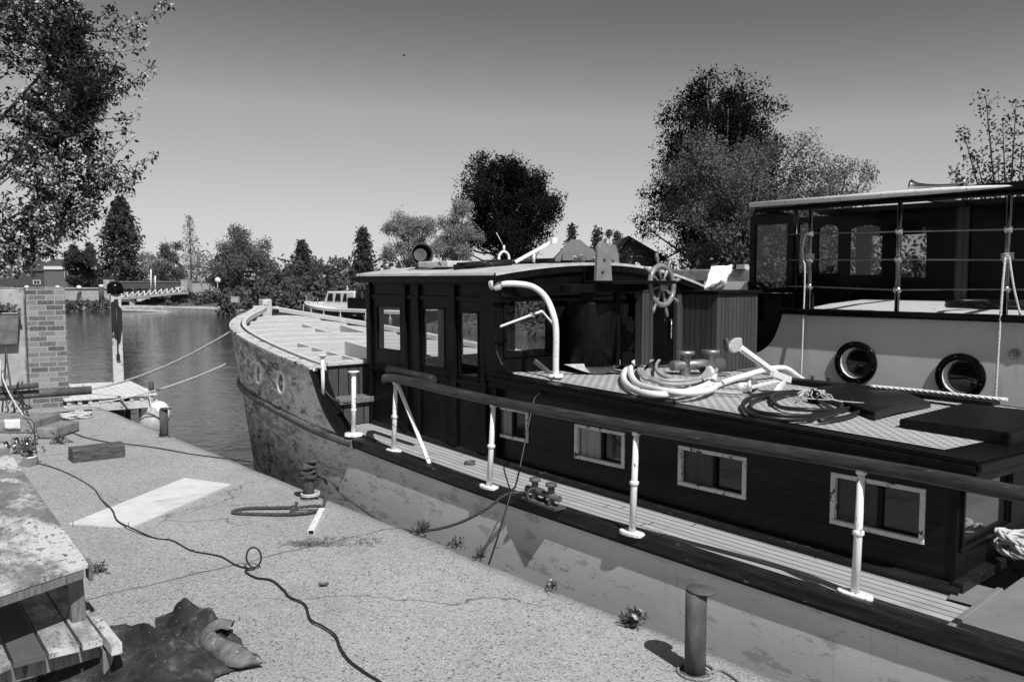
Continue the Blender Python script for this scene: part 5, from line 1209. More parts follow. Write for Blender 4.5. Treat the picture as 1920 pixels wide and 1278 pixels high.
for i, (o, h) in enumerate(((-.09, .1), (-.0, .13), (.09, .1))):
    MB().lathe([(.02, -.012), (.07, -.014), (.055, 0), (.07, .014), (.02, .012)], c + ux * o + Vector((0, 0, h - .02)), ux + uy * .4, 20).build('sheave', M['chrome'], t)
MB().tube([c + ux * -.15 + Vector((0, 0, .09)), c + ux * .15 + Vector((0, 0, .09))], .014, 10).build('axle', M['chrome'], t)
c = atz(55, 874, 0); t = thing('flower_pot', 'small pale flower pot with a dry plant', 'pot', c)
MB().lathe([(.001, 0), (.05, 0), (.062, .085), (.066, .085), (.066, .10), (.058, .10), (.055, .085), (.001, .08)], c, n=22).build('pot', M['dirtywhite'], t)
pts = np.array([c + Vector((rng.normal() * .045, rng.normal() * .045, .11 + abs(rng.normal()) * .1)) for _ in range(150)]); MB().leaves(pts, .045, .5).build('leaves', M['lf_mid'], t)
mb = MB()
for i in range(9): a = rng.uniform(0, 6.28); mb.tube([c + Vector((0, 0, .08)), c + Vector((math.cos(a) * .05, math.sin(a) * .05, .25))], .003, 5)
mb.build('stems', M['bark'], t)
# tangle of hoses against the wall
def arc(p, q, h, n=14, side=0):
    p, q = Vector(p), Vector(q); return [p.lerp(q, i / n) + Vector((0, 0, h * math.sin(math.pi * i / n))) + ux * side * math.sin(2 * math.pi * i / n) for i in range(n + 1)]
hz = [((-12, 760), (22, 760), .62, .012, 'greyhose', 'pale bent hose arching highest in the tangle by the wall'), ((-20, 775), (40, 790), .38, .010, 'cable', 'black cable arching low in the tangle by the wall'), ((5, 790), (60, 765), .30, .008, 'cable', 'thin black wire crossing the tangle by the wall'), ((-30, 750), (55, 795), .55, .009, 'rope', 'pale rope sloping through the tangle by the wall'),
      ((4, 772), (30, 786), .85, .010, 'darkrope', 'dark rope looped high and narrow in the tangle by the wall'), ((-8, 782), (16, 770), .7, .011, 'greyhose', 'second pale hose leaning at the left edge of the tangle'), ((10, 764), (66, 798), .42, .007, 'cable', 'thin black wire ending nearest the pillar foot')]
for (a, b, h, r_, m_, lab) in hz:
    tag(MB().tube(smooth_path(arc(atz(*a, .05), atz(*b, .05), h, 12, rng.uniform(-.15, .15)), 2), r_, 8).build('hose', M[m_]), lab, 'hose')
tag(MB().tube(smooth_path([atz(38, 690, .4), atz(45, 705, .4), atz(36, 735, .3), atz(52, 770, .15), atz(42, 800, .02)], 6), .006, 6).build('thin_wire', M['cable']), 'thin black wire hanging in front of the rendered wall', 'wire')
tag(MB().tube(smooth_path([atz(42, 783, .17), atz(62, 790, .16), atz(64, 812, .1), atz(68, 850, .01), atz(72, 868, .01)], 6), .006, 6).build('black_lead', M['cable']), 'black lead dropping over the concrete block to the extension cable', 'cable')
# rope heaps
def heap(c, sx_, sy_, n, r_, name, label, m_='rope', h=.04, sd=1):
    P = []
    for i in range(n):
        a = i * .35; P.append(Vector(c) + ux * (sx_ * math.cos(a) * (1 + .4 * mnoise.noise((i * .07, sd, 0))) + sx_ * 1.3 * mnoise.noise((i * .09, sd, 4))) + uy * (sy_ * .6 * math.sin(a * 1.37) + sy_ * 1.0 * mnoise.noise((i * .08, sd, 8))) + Vector((0, 0, r_ + h * .8 * (1 + math.sin(i * .55 + sd)) * (.5 + abs(mnoise.noise((i * .11, sd, 2)))))))
    mb = MB(); rope_mesh(mb, smooth_path(P, 2), r_); return tag(mb.build(name, M[m_]), label, 'rope')
heap(atz(136, 784, 0), .17, .22, 110, .013, 'rope_heap', 'loose heap of pale rope on the quay in front of the pillar', 'rope', .05, 2)
heap(atz(163, 758, 0), .14, .12, 70, .011, 'rope_heap', 'small knot of pale rope where the jetty meets the quay', 'rope', .06, 5)
heap(atz(100, 800, 0), .12, .1, 40, .008, 'rope_heap', 'small dark rope heap beside the smaller concrete block', 'darkrope', .03, 9)
# jetty
J = thing('jetty', 'small plank jetty with a pale worn deck at the end of the quay', 'jetty', (3.5, 13.3, WATER))
JZ = .12; jp = [Vector((2.80, 12.5, JZ)), Vector((3.97, 12.30, JZ)), Vector((4.14, 14.1, JZ)), Vector((2.95, 14.4, JZ))]
for i in range(11):
    a0, a1 = i / 11 + .0015, (i + 1) / 11 - .0015
    q = [jp[0].lerp(jp[1], a0), jp[0].lerp(jp[1], a1), jp[3].lerp(jp[2], a1), jp[3].lerp(jp[2], a0)]
    MB().prism(q, (0, 0, -.03)).build('plank', M['sandy'], J, bevel=.004)
mb = MB(); mb.beam(jp[0] + Vector((0, .06, -.15)), jp[1] + Vector((0.02, .06, -.15)), .06, .11); mb.build('bearer', M['weathered'], J, bevel=.006); mb = MB(); mb.beam(jp[3] + Vector((0, -.06, -.15)), jp[2] + Vector((0, -.06, -.15)), .06, .11); mb.build('bearer', M['weathered'], J, bevel=.006)
for i in range(9):
    p = jp[0].lerp(jp[1], (i + .5) / 9) + Vector((0, .05, -.062)); MB().box(p, (.05, 0, 0), (0, .05, 0), (0, 0, .062)).build('spacer', M['weathered'], J)
for p in (jp[1] + Vector((-.14, .12, 0)), jp[2] + Vector((-.14, -.12, 0)), jp[0].lerp(jp[1], .55) + Vector((0, .3, 0)), jp[3] + Vector((.12, -.12, 0))):
    MB().aabb(p.x - .07, p.x + .07, p.y - .07, p.y + .07, -1.6, JZ - .21).build('leg', M['timber'], J, bevel=.01)
p = jp[1] + Vector((-.05, .1, 0)); mb = MB(); mb.tube([p + Vector((0, 0, 0)), p + Vector((0, 0, .16))], .035, 12); mb.build('jetty_post', M['rust'], J)
# fenders hanging at the jetty
p = jp[1] + Vector((-.12, -.02, 0)); 
t = thing('ball_fender', 'round grey ball fender hanging from the jetty corner', 'fender', p + Vector((0, 0, -.6)))
cb = p + Vector((0, -.12, -.42))
MB().lathe([(.001, -.19)] + [(.19 * math.sin(a), -.19 * math.cos(a)) for a in np.linspace(.2, 2.6, 14)] + [(.05, .2), (.03, .24), (.001, .24)], cb, (.05, 0, 1), 24).build('ball', M['greyhose'], t)
mb = MB(); rope_mesh(mb, [cb + Vector((0, 0, .22)), p + Vector((0, -.02, -.05)), p + Vector((0, .03, .02))], .009); mb.build('lanyard', M['rope'], t)
t = MB().lathe([(.001, -.2)] + [(.17 * math.sin(a), -.2 * math.cos(a)) for a in np.linspace(.2, 2.9, 14)] + [(.001, .2)], cb + Vector((.14, .2, .1)), (.2, 0, 1), 22).build('ball_fender', M['white']); tag(t, 'white ball fender half hidden behind the grey one', 'fender')
# timber pile with lamp
P = atz(222, 719, JZ); zt = aty(222, 552, P.y).z
t = thing('mooring_pile', 'tall square timber pile with a black lamp on top, standing at the jetty', 'post', Vector((P.x, P.y, WATER)))
mb = MB(); mb.box((P.x, P.y, (zt - 1.6) / 2), ux * .15, uy * .15, (0, 0, zt + 1.6)); mb.build('pile', M['weathered'], t, bevel=.012)
mb = MB(); c = Vector((P.x, P.y, zt)); mb.lathe([(.118, .015), (.122, .10), (.11, .16), (.06, .20), (.001, .205)], c, n=18); mb.lathe([(.10, .02), (.104, .10), (.001, .15)], c, n=18); mb.build('lamp', M['blackgl'], t); MB().box(c + Vector((0, 0, .051)), ux * .11, uy * .1, (0, 0, .1)).build('lamp_body', M['weathered'], t)
mb = MB(); s_ = -uy * .085; mb.box(c + s_ + Vector((0, 0, -.12)), ux * .055, uy * .03, (0, 0, .1)); mb.box(c + s_ + Vector((0, 0, -.98)), ux * .05, uy * .04, (0, 0, .1)); mb.tube([c + s_ + Vector((0, 0, -.16)), c + s_ + Vector((0, 0, -.93))], .012, 8); mb.build('cable_box', M['cable'], t)
z1, z2 = aty(222, 574, P.y).z, aty(222, 632, P.y).z; o_ = Vector((P.x, P.y, 0)) - uy * .078  # black sheet on the pile: leaf shade made solid, plus a hanging cover
mb = MB(); mb.prism([o_ + ux * x + Vector((0, 0, z)) for x, z in ((-.076, z1 + .06), (-.03, z1 + .09), (.03, z1 + .02), (.076, z1 - .05), (.077, z2 + .16), (.05, z2 - .02), (.02, z2 - .12), (.0, z2 + .02), (-.03, z2 - .05), (-.05, z2 + .10), (-.077, z2 + .05))], -uy * .006); mb.build('shade_flap', M['cable'], t)
# mooring lines to the bow
bowp = port(10.1, zr(10.1) - .02); bows = port(10.9, .70, .06)
s1 = Vector((3.15, 13.0, JZ + .04)); s2 = atz(166, 757, .05)
mb = MB(); rope_mesh(mb, sag(s1, bowp, .12, 20), .015); rope_mesh(mb, [s1 + Vector((math.cos(q) * .05, math.sin(q) * .09, .01 + q * .003)) for q in np.linspace(0, 20, 60)], .012); tag(mb.build('mooring_line', M['rope']), 'upper pale mooring line from the jetty to the bow rail', 'rope')
mb = MB(); rope_mesh(mb, sag(s2, bows, .1, 20), .013); tag(mb.build('mooring_line', M['rope']), 'lower mooring line from the quay to the bow strake', 'rope')
# weeds and grass along the edge
for (px, py, r_, lab, fl) in ((792, 998, .07, 'leafy weed on the quay edge where the dark rope comes down', 0), (857, 1024, .055, 'dark leafy weed on the quay edge under the hanging cord', 0), (900, 1044, .06, 'low trailing weed on the quay edge right of the cord', 0), (1186, 1172, .075, 'flowering dandelion clump growing on the quay edge', 4), (188, 1072, .055, 'small weed at the corner of the bench', 0), (112, 830, .09, 'dry weed beside the smaller concrete block', 0), (1036, 1102, .04, 'tiny weed in the broken notch of the quay edge', 2)):
    plantlet(atz(px, py, 0), r_, 70 if r_ > .06 else 45, 'weed', lab, 'weed', None if px != 112 else M['lf_mid'], fl)
mb = MB()
for i in range(700):
    s_ = rng.normal(); px, py = (578 + 22 * rng.normal(), 1021 + 3 * rng.normal()) if i < 420 else (640 + 70 * rng.uniform(-1, 1), 1018 - 9 * rng.uniform(-.8, 1) + rng.normal())
    p = atz(px, py, 0); e = p + Vector((rng.normal() * .02, rng.normal() * .02, rng.uniform(.004, .02))); mb.tube([p, e], [.003, .001], 3, caps=False)
tag(mb.build('moss', M['dry']), 'dry moss and grass in the joint of the concrete', 'moss', kind='stuff')
c = atz(607, 1098, 0); mb = MB(); mb.grid([[c + _r * (.03 * u) + e_b * (.02 * v * (1 - abs(u) ** 2)) + Vector((0, 0, .004 + .012 * abs(v) + .006 * u * u)) for u in np.linspace(-1, 1, 7)] for v in (-1, 0, 1)], True); tag(mb.build('fallen_leaf', M['tarplight']), 'single dry curled leaf lying on the bare concrete', 'leaf')
def stones():
    mb = MB()
    for i in range(500):
        x, y = rng.uniform(.6, 3.15), rng.uniform(2, 11); r_ = abs(rng.normal()) * .003 + .0025
        mb.lathe([(.001, r_ * .8), (r_ * .8, r_ * .4), (r_, 0)], (x, y, .002), (rng.normal() * .2, rng.normal() * .2, 1), 5, False)
    tag(mb.build('grit', M['block']), 'scattered loose grit on the concrete', 'grit', kind='stuff')
stones()

# ------------------------------------------------------------------ trees
def blobs_in(C, rx, ry, rz, n, rs, lo=.20):
    out = []
    for i in range(n):
        d_ = np.array([rs.gauss(0, 1) for _ in range(3)]); d_ /= (np.abs(d_) ** 2.6).sum() ** (1 / 2.6); q = rs.uniform(.30, .90)
        if d_[2] < 0: d_[2] *= 1.05; d_[:2] *= 1.12
        out.append((np.array(C) + d_ * q * np.array([rx, ry, rz]), rs.uniform(lo, lo * 1.7) * min(rx, rz) * (1.15 - .4 * q)))
    return out
def broad_tree(label, px, t, top, bottom, width, lm, n=5200, ls=.34, seed=1, name='broadleaf_tree', group='trees on the far bank', nb=26, bark='bark', twigs=26, shape=1.0, clump=.12, base_z=.1, skirt=False, dist=None):
    """crown of many leaf clumps on limbs; px,top,bottom,width measured in the photo at distance t"""
    rs = random.Random(seed)
    P = far(px, top, t); ztop_ = P.z; zb = far(px, bottom, t).z
    base = Vector((P.x, P.y, base_z)); rx = width / 2 * t / F_PX; cz = (ztop_ + zb) / 2; rz = (ztop_ - zb) / 2
    C = np.array([P.x, P.y, cz])
    bl = blobs_in(C, rx, rx * .9, rz, nb, rs)
    T = thing(name, label, 'tree', base, group)
    mb = MB(); tr = max(.10, rx * .055)
    mb.tube(smooth_path([base - Vector((0, 0, .3)), base.lerp(Vector(C), .4) + Vector((rs.uniform(-.2, .2), 0, 0)), Vector(C)], 4), [tr * (1 - .07 * i) for i in range(9)], 8)
    for (c, r_) in bl:
        s_ = base.lerp(Vector(C), rs.uniform(.35, .95)); e = Vector(c); m_ = s_.lerp(e, .5) + Vector((0, 0, -.05 * rz))
        mb.tube([s_, m_, e], [tr * .45, tr * .3, tr * .12], 5)
    mb.build('trunk', M[bark], T)
    pts = []; n = int(n * 3.4); ls = ls * .52
    per = n // len(bl)
    for (c, r_) in bl:
        k_ = max(3, per // 14)
        d_ = rng.normal(size=(k_, 3)); d_ /= np.linalg.norm(d_, axis=1)[:, None]
        cc = c + d_ * (r_ * rng.uniform(.35, 1.1, k_))[:, None] * np.array([1, 1, .85])
        for q in cc:
            pts.append(q + rng.normal(size=(14, 3)) * clump * min(rx, rz) * .62)
    pts = np.concatenate(pts)
    # keep an uneven outline inside the measured crown
    u = (pts - C) / np.array([rx, rx, rz]); rad = (np.abs(u) ** 2.5).sum(1) ** (1 / 2.5)
    lim = np.array([1.06 + .14 * mnoise.noise((a * 2.4, b * 2.4 + seed, c_ * 2.4)) + .10 * mnoise.noise((a * 7, b * 7 + seed, c_ * 7)) for a, b, c_ in u])
    pts = pts[rng.uniform(0, 1, len(pts)) < 1.25]; u = (pts - C) / np.array([rx, rx, rz])
    pts = pts[rad < lim]
    if skirt: pts = pts
    MB().leaves(pts, ls, .55).build('crown', lm, T)
    return T
def cone_tree(label, px, t, top, bottom, width, lm, n=4200, ls=.4, seed=1, name='conifer', gap=.35, base_z=.1, ragged=.35, pw_=.8, group='conifers on the far bank'):
    rs = random.Random(seed); P = far(px, top, t); zb = far(px, bottom, t).z; zt = P.z; rx = width / 2 * t / F_PX
    base = Vector((P.x, P.y, base_z)); T = thing(name, label, 'tree', base, group)
    mb = MB(); mb.tube([base, Vector((P.x, P.y, zt))], [max(.12, rx * .08), .03], 8); pts = []
    nb = int(34 + 30 * (1 - gap)); 
    for i in range(nb):
        q = (i + rs.random()) / nb; z = zb + (zt - zb) * q; L = rx * (1 - q) ** pw_ * rs.uniform(1 - ragged, 1.12) + .12 * rx * (1 - q) + .03 * rx; a = rs.uniform(0, 6.283)
        for a in (a, a + 2.1 + rs.uniform(-.5, .5), a + 4.2 + rs.uniform(-.5, .5)):
            e = Vector((P.x + math.cos(a) * L, P.y + math.sin(a) * L, z - .12 * L + rs.uniform(-.1, .2))); s_ = Vector((P.x, P.y, z))
            mb.tube([s_, e], [max(.02, L * .02), .01], 4, caps=False)
            k_ = max(4, int(n / nb / 3))
            tt = rng.uniform(.15, 1.0, k_) ** .7; w_ = (rng.normal(size=(k_, 3)) * np.array([1, 1, .45])) * (.10 + .16 * L * .5)
            pts.append(np.array(s_) + (np.array(e) - np.array(s_)) * tt[:, None] + w_)
    mb.build('trunk', M['bark'], T); MB().leaves(np.concatenate(pts), ls, .42, 0, (0, 0, -.5)).build('crown', lm, T); return T
broad_tree('big dark copper beech with a round crown, behind the wheelhouse', 950, 56, 258, 520, 216, M['lf_dark'], 15000, .34, 3, nb=80, clump=.07)
broad_tree('largest tree, very dark with a domed top, behind the far boat', 1362, 50, 118, 640, 300, M['lf_dark'], 32000, .32, 9, nb=260, clump=.05)
broad_tree('pale spring tree spreading in front of the largest dark tree', 1395, 37, 232, 520, 330, M['lf_mid'], 10000, .24, 11, nb=60, clump=.09, bark='bark')
broad_tree('pale lower tree beside the canopy of the far boat', 1560, 39, 285, 520, 230, M['lf_mid'], 4200, .22, 12, nb=50, clump=.07)
broad_tree('pale feathery willow left of the copper beech', 765, 52, 372, 520, 112, M['lf_pale'], 4200, .22, 13, name='willow_tree', nb=30, clump=.11, bark='palebark')
broad_tree('pale rounded willow touching the copper beech', 852, 50, 368, 520, 110, M['lf_pale'], 4600, .22, 14, name='willow_tree', nb=30, clump=.12, bark='palebark')
broad_tree('broad dark-green tree beyond the bow of the barge', 447, 74, 420, 556, 132, M['lf_mid'], 5600, .36, 15, nb=34, clump=.11)
broad_tree('low bushy tree between the gangway and the broad tree', 322, 88, 452, 548, 80, M['lf_mid'], 2400, .4, 16, nb=20, clump=.13)
broad_tree('pale twiggy tree right of the tall dark conifer', 290, 92, 450, 548, 66, M['lf_pale'], 1300, .34, 17, nb=18, clump=.12)
broad_tree('dark tree above the flat-roofed brick house', 152, 88, 446, 545, 66, M['lf_conifer'], 2600, .5, 18, nb=20, clump=.12)
broad_tree('dark tree behind the cherry branches at the left edge', 48, 112, 420, 540, 130, M['lf_conifer'], 3000, .6, 19, nb=22, clump=.12)
broad_tree('round bush-like tree beside the hipped house roof', 640, 84, 484, 540, 40, M['lf_hedge'], 900, .4, 20, nb=10)
broad_tree('small pale tree between the two house gables', 1152, 66, 428, 520, 52, M['lf_mid'], 1400, .32, 21, nb=14)
broad_tree('bushy tree beneath the cedar on the far bank', 588, 72, 486, 560, 120, M['lf_hedge'], 3000, .36, 22, nb=24, clump=.12)
cone_tree('tall dark conifer on the far bank at the left', 224, 95, 372, 552, 108, M['lf_conifer'], 6200, .5, 31, gap=.0, ragged=.4, pw_=.55)
cone_tree('dark conifer beside the flat-roofed brick house', 168, 104, 458, 545, 40, M['lf_conifer'], 1600, .5, 32)
cone_tree('slim dark conifer beside the hipped house roof', 680, 70, 430, 540, 50, M['lf_conifer'], 2600, .34, 33, pw_=.45, ragged=.45)
cone_tree('spreading open cedar above the hedge', 566, 78, 452, 545, 92, M['lf_conifer'], 2600, .34, 34, gap=.7, ragged=.6, name='cedar_tree')
cone_tree('pointed conifer just left of the two houses', 1072, 72, 420, 520, 40, M['lf_conifer'], 1100, .34, 35)
cone_tree('pointed conifer between the two house roofs', 1120, 70, 430, 520, 46, M['lf_conifer'], 1100, .34, 36)
cone_tree('tall slim bare poplar above the far bank', 355, 98, 403, 540, 44, M['lf_pale'], 700, .3, 37, gap=.2, pw_=.5, name='poplar_tree')
# birch with a pale leaning trunk
p = far(378, 560, 72); T = thing('birch_tree', 'thin birch with a pale trunk at the end of the gangway', 'tree', Vector((p.x, p.y, -.2)), 'trees on the far bank')
mb = MB(); mb.tube(smooth_path([far(386, 568, 72), far(378, 530, 72), far(370, 495, 72), far(372, 465, 72)], 4), [.12 - .007 * i for i in range(13)], 7); mb.build('trunk', M['palebark'], T)
pts = np.array([far(370 + rng.normal() * 12, 490 + rng.normal() * 16, 72 + rng.normal()) for _ in range(320)]); MB().leaves(pts, .3, .5).build('crown', M['lf_pale'], T)
# young tree behind the canopy at the right edge
rs = random.Random(4); T = thing('young_tree', 'young upright tree with open branches at the right edge', 'tree', far(1890, 900, 19) * 1.0)
mb = MB(); pts = []; root_ = far(1890, 520, 19)
for (tx, ty, w) in ((1848, 180, 20), (1905, 196, 18), (1806, 246, 14), (1880, 230, 22), (1935, 240, 22), (1830, 290, 22), (1790, 322, 12), (1915, 290, 30), (1870, 310, 30), (1960, 210, 22), (1850, 330, 30), (1815, 345, 18)):
    e = far(tx, ty, 19 + rs.uniform(-1.2, 1.2)); P = smooth_path([root_, root_.lerp(e, .45) + Vector((rs.uniform(-.1, .1), 0, -.12)), e], 6); mb.tube(P, [.045 - .0032 * i for i in range(13)], 5)
    for q in P[4:]:
        for _ in range(30): pts.append(np.array(q) + rng.normal(size=3) * w * 19 / F_PX * .42 + np.array([0, 0, -.02]))
mb.tube([far(1890, 900, 19), root_], [.09, .05], 8); mb.build('trunk', M['bark'], T)
MB().leaves(np.array(pts), .095, .5).build('crown', M['lf_conifer'], T)
# hedge and shrubs along the far bank: each shrub a thing of its own
sh = [(300, 550, 583, 60, 72.5, 'hedge'), (345, 541, 580, 66, 71.5, 'hedge'), (395, 543, 584, 62, 70, 'hedge'), (440, 533, 592, 66, 64, 'hedge'), (490, 524, 598, 80, 60, 'hedge'), (545, 520, 602, 90, 57, 'hedge'), (605, 521, 604, 90, 54, 'hedge'), (665, 518, 606, 80, 52, 'hedge'), (655, 500, 560, 80, 66, 'hedge'), (735, 500, 590, 90, 55, 'hedge'), (520, 506, 552, 60, 72, 'hedge'), (150, 562, 584, 66, 71.6, 'hedge'), (195, 563, 584, 54, 71.2, 'hedge'), (115, 563, 585, 60, 72, 'hedge')]
sl = ['dark low shrub nearest the pale slipway', 'dark shrub below the gangway end', 'dark shrub beside the pale birch', 'shrub behind the small white box on the bank', 'large shrub behind the barge stem post', 'large shrub left of the moored white-topped boat', 'large shrub directly behind the moored white-topped boat', 'large shrub behind the aft canopy of the moored boat', 'high shrub under the hipped house roof', 'shrub on the bank hidden by the wheelhouse', 'high shrub between the broad tree and the cedar', 'waterside plants under the river wall, middle clump', 'waterside plants under the river wall, next to the slipway', 'waterside plants under the river wall, left clump by the brick pillar']
for i, ((px, top, bot, w, t, k_), lab) in enumerate(zip(sh, sl)):
    P = far(px, top, t); zb = far(px, bot, t).z; rx = w / 2 * t / F_PX; zc = zb + (P.z - zb) * .35; base = Vector((P.x, P.y, max(zb, -.8)))
    T = thing('shrub', lab, 'shrub', base, 'shrubs along the far bank'); n = 1500 if i < 11 else 500
    d_ = rng.normal(size=(n, 3)); d_ /= np.linalg.norm(d_, axis=1)[:, None]; d_[:, 2] = np.abs(d_[:, 2]) * 1.0 - .15
    bumps = np.array([1 + .30 * mnoise.noise((a * 2.6 + i, b * 2.6, c_ * 2.6)) for a, b, c_ in d_])
    pts = np.array([P.x, P.y, zb + .15]) + d_ * np.array([rx, rx * .8, (P.z - zb) * .95]) * (bumps * rng.uniform(.72, 1.0, n))[:, None]
    MB().leaves(pts, .34, .6).build('foliage', M['lf_hedge'], T)
    mb = MB()
    for j in range(5): a = rng.uniform(0, 6.28); mb.tube([base + Vector((0, 0, -.1)), Vector((P.x + math.cos(a) * rx * .5, P.y + math.sin(a) * rx * .5, zb + (P.z - zb) * .7))], [.06, .02], 5)
    mb.build('stems', M['bark'], T)
# hedge seen through the far boat's windows and beyond the wheelhouse
def mass(name, label, a, b, h, lm, n, ls=.35, dep=2.5):
    a, b = np.array(a, float), np.array(b, float); tt = rng.uniform(0, 1, n); 
    pts = a + (b - a) * tt[:, None] + np.stack([rng.normal(size=n) * dep * .4, rng.normal(size=n) * dep * .4, rng.uniform(0, 1, n) ** .8 * h * (.75 + .35 * np.array([mnoise.noise((q * 14, h, 0)) for q in tt]))], 1)
    o = MB().leaves(pts, ls, .6).build(name, lm); return tag(o, label, 'hedge', kind='stuff')
mass('hedge', 'long dark hedge on the far bank, seen through the boat windows', (27.5, 17, .0), (29, -12, .0), 4.5, M['lf_hedge'], 14000, .26)
mass('hedge', 'low hedge on the far bank between the wheelhouse and the houses', (27.5, 46, .0), (28, 17, .0), 1.9, M['lf_hedge'], 7000, .26)
mass('woodland', 'distant wooded skyline on the far side of the river', (-140, 190, .3), (90, 170, .3), 5.5, M['lf_hedge'], 6000, .9, 8)
mass('woodland', 'distant wooded skyline behind the houses at the right', (50, 120, .3), (140, 30, .3), 5.5, M['lf_hedge'], 5000, .8, 8)

# ------------------------------------------------------------------ buildings and river works on the far bank
FX = Vector((_r.x, _r.y, 0)).normalized(); FY = Vector((_f.x, _f.y, 0)).normalized()
def fbox(mb, px0, px1, py0, py1, t, dep):
    a, b = far(px0, py1, t), far(px1, py0, t); w_ = (b - a).dot(FX); c = a + FX * w_ / 2 + FY * dep / 2; c.z = (a.z + b.z) / 2
    return mb.box(c, FX * w_, FY * dep, (0, 0, b.z - a.z))
def house(label, t, walls, roof, wmat, rmat, wins=(), name='house', dep=8, extra=None):
    px0, px1, py0, py1 = walls; base = far((px0 + px1) / 2, py1, t); T = thing(name, label, 'house', Vector((base.x, base.y, min(base.z, .1))), None)
    mb = MB(); fbox(mb, px0, px1, py0, max(py1, 530), t, dep); mb.build('wall', wmat, T)
    if roof:
        mb = MB(); kind, rx0, rx1, rt, e0, e1 = roof
        A, B = far(rx0, py0, t) - FY * .3, far(rx1, py0, t) - FY * .3; A2, B2 = A + FY * (dep + .6), B + FY * (dep + .6); z = far(0, rt, t).z
        if kind == 'hip':
            C0, C1 = far(e0, rt, t), far(e1, rt, t); C0 = C0 + FY * dep / 2; C1 = C1 + FY * dep / 2; C0.z = C1.z = z
            mb.add([A, B, B2, A2, C0, C1], [(0, 1, 5, 4), (1, 2, 5), (2, 3, 4, 5), (3, 0, 4), (3, 2, 1, 0)])
        elif kind == 'gable':                          # gable end faces the river
            ap = far(e0, rt, t) - FY * .3; ap2 = ap + FY * (dep + .6)
            for (p, q) in ((A, ap), (B, ap)):
                p2, q2 = p + FY * (dep + .6), q + FY * (dep + .6); d_ = Vector((0, 0, -.25)); mb.add([p, q, q2, p2, p + d_, q + d_, q2 + d_, p2 + d_], [(0, 1, 2, 3), (7, 6, 5, 4), (0, 4, 5, 1), (3, 2, 6, 7), (0, 3, 7, 4), (1, 5, 6, 2)])
            g = MB(); g.prism([A + FY * .32 + Vector((0, 0, -.2)), B + FY * .32 + Vector((0, 0, -.2)), ap + FY * .32 + Vector((0, 0, -.25))], FY * (dep - .1)); g.build('gable', wmat, T)
        elif kind == 'flat':
            fbox(mb, rx0, rx1, rt, py0, t - .3, dep + .6)
        mb.build('roof', rmat, T)
    for (a, b, c, d_) in wins:
        mb = MB(); fbox(mb, a, b, c, d_, t - .08, .1); w_ = mb.build('window', M['housewhite'], T); m_ = (b - a)
        mb = MB(); fbox(mb, a + m_ * .12, a + m_ * .47, c + 1, d_ - 1, t - .10, .06); fbox(mb, a + m_ * .53, a + m_ * .88, c + 1, d_ - 1, t - .10, .06); mb.build('pane', M['darkglass'], w_)
    return T
house('dark house with white windows at the left edge', 100, (-40, 58, 508, 536), ('hip', -46, 62, 482, 0, 30), M['housedark'], M['darkroof'], [(10, 17, 510, 520), (20, 25, 510, 520)])
house('house with a steep dark roof and balcony beside the brick pillar', 96, (56, 100, 508, 540), ('hip', 46, 108, 484, 66, 84), M['housedark'], M['darkroof'], [(57, 68, 509, 520), (62, 76, 525, 533)])
house('low flat-roofed brick house with a white fascia', 93, (84, 128, 505, 540), ('flat', 82, 164, 499, 0, 0), M['housewall'], M['housewhite'], [(121, 127, 505, 522)])
house('house with a hipped roof behind the slim conifer', 70, (640, 686, 514, 540), ('hip', 630, 694, 490, 656, 668), M['housewhite'], M['roof'])
house('house with a broad hipped roof beside the copper beech', 60, (1046, 1128, 490, 540), ('hip', 1036, 1136, 444, 1078, 1096), M['housewall'], M['roof'])
house('low roofed wing in front of the broad hipped roof', 58, (1060, 1122, 488, 540), ('hip', 1054, 1126, 466, 1062, 1110), M['housewall'], M['roof'])
house('dark timber gabled house left of the largest tree', 56, (1150, 1232, 482, 540), ('gable', 1146, 1246, 442, 1178, 0), M['housedark'], M['darkroof'], [(1183, 1204, 480, 502), (1152, 1160, 480, 492)])
# river wall with white-capped posts
T = thing('river_wall', 'pale block river wall on the far bank left of the gangway', 'wall', far(180, 570, 74.5))
mb = MB(); fbox(mb, -160, 208, 541, 566, 74.5, .6); mb.build('wall', M['render'], T)
mb = MB(); fbox(mb, -160, 208, 539, 541.2, 74.3, 1.0); mb.build('coping', M['bank'], T)
wp_ = None
for i, (px, y0, y1, lab) in enumerate(((50, 536, 542, 'white-capped post on the river wall above the brick wall'), (108, 536, 542, 'white-capped post on the river wall right of the pillar'), (148, 536, 542, 'short white-capped post in the middle of the river wall'), (190, 534, 564, 'tall dark post with a white cap at the end of the river wall'))):
    t = thing('capped_post', lab, 'post', far(px, y1, 73.9), 'white-capped posts on the river wall'); mb = MB(); p = far(px, y0 + 3, 73.9); q = far(px, y1, 73.9); mb.tube([q, p], .2, 10); mb.build('post', M['housedark'] if i == 3 else M['render'], t)
    MB().lathe([(.2, -.02), (.2, .10), (.12, .17), (.001, .19)], p, n=12).build('cap', M['white'], t)
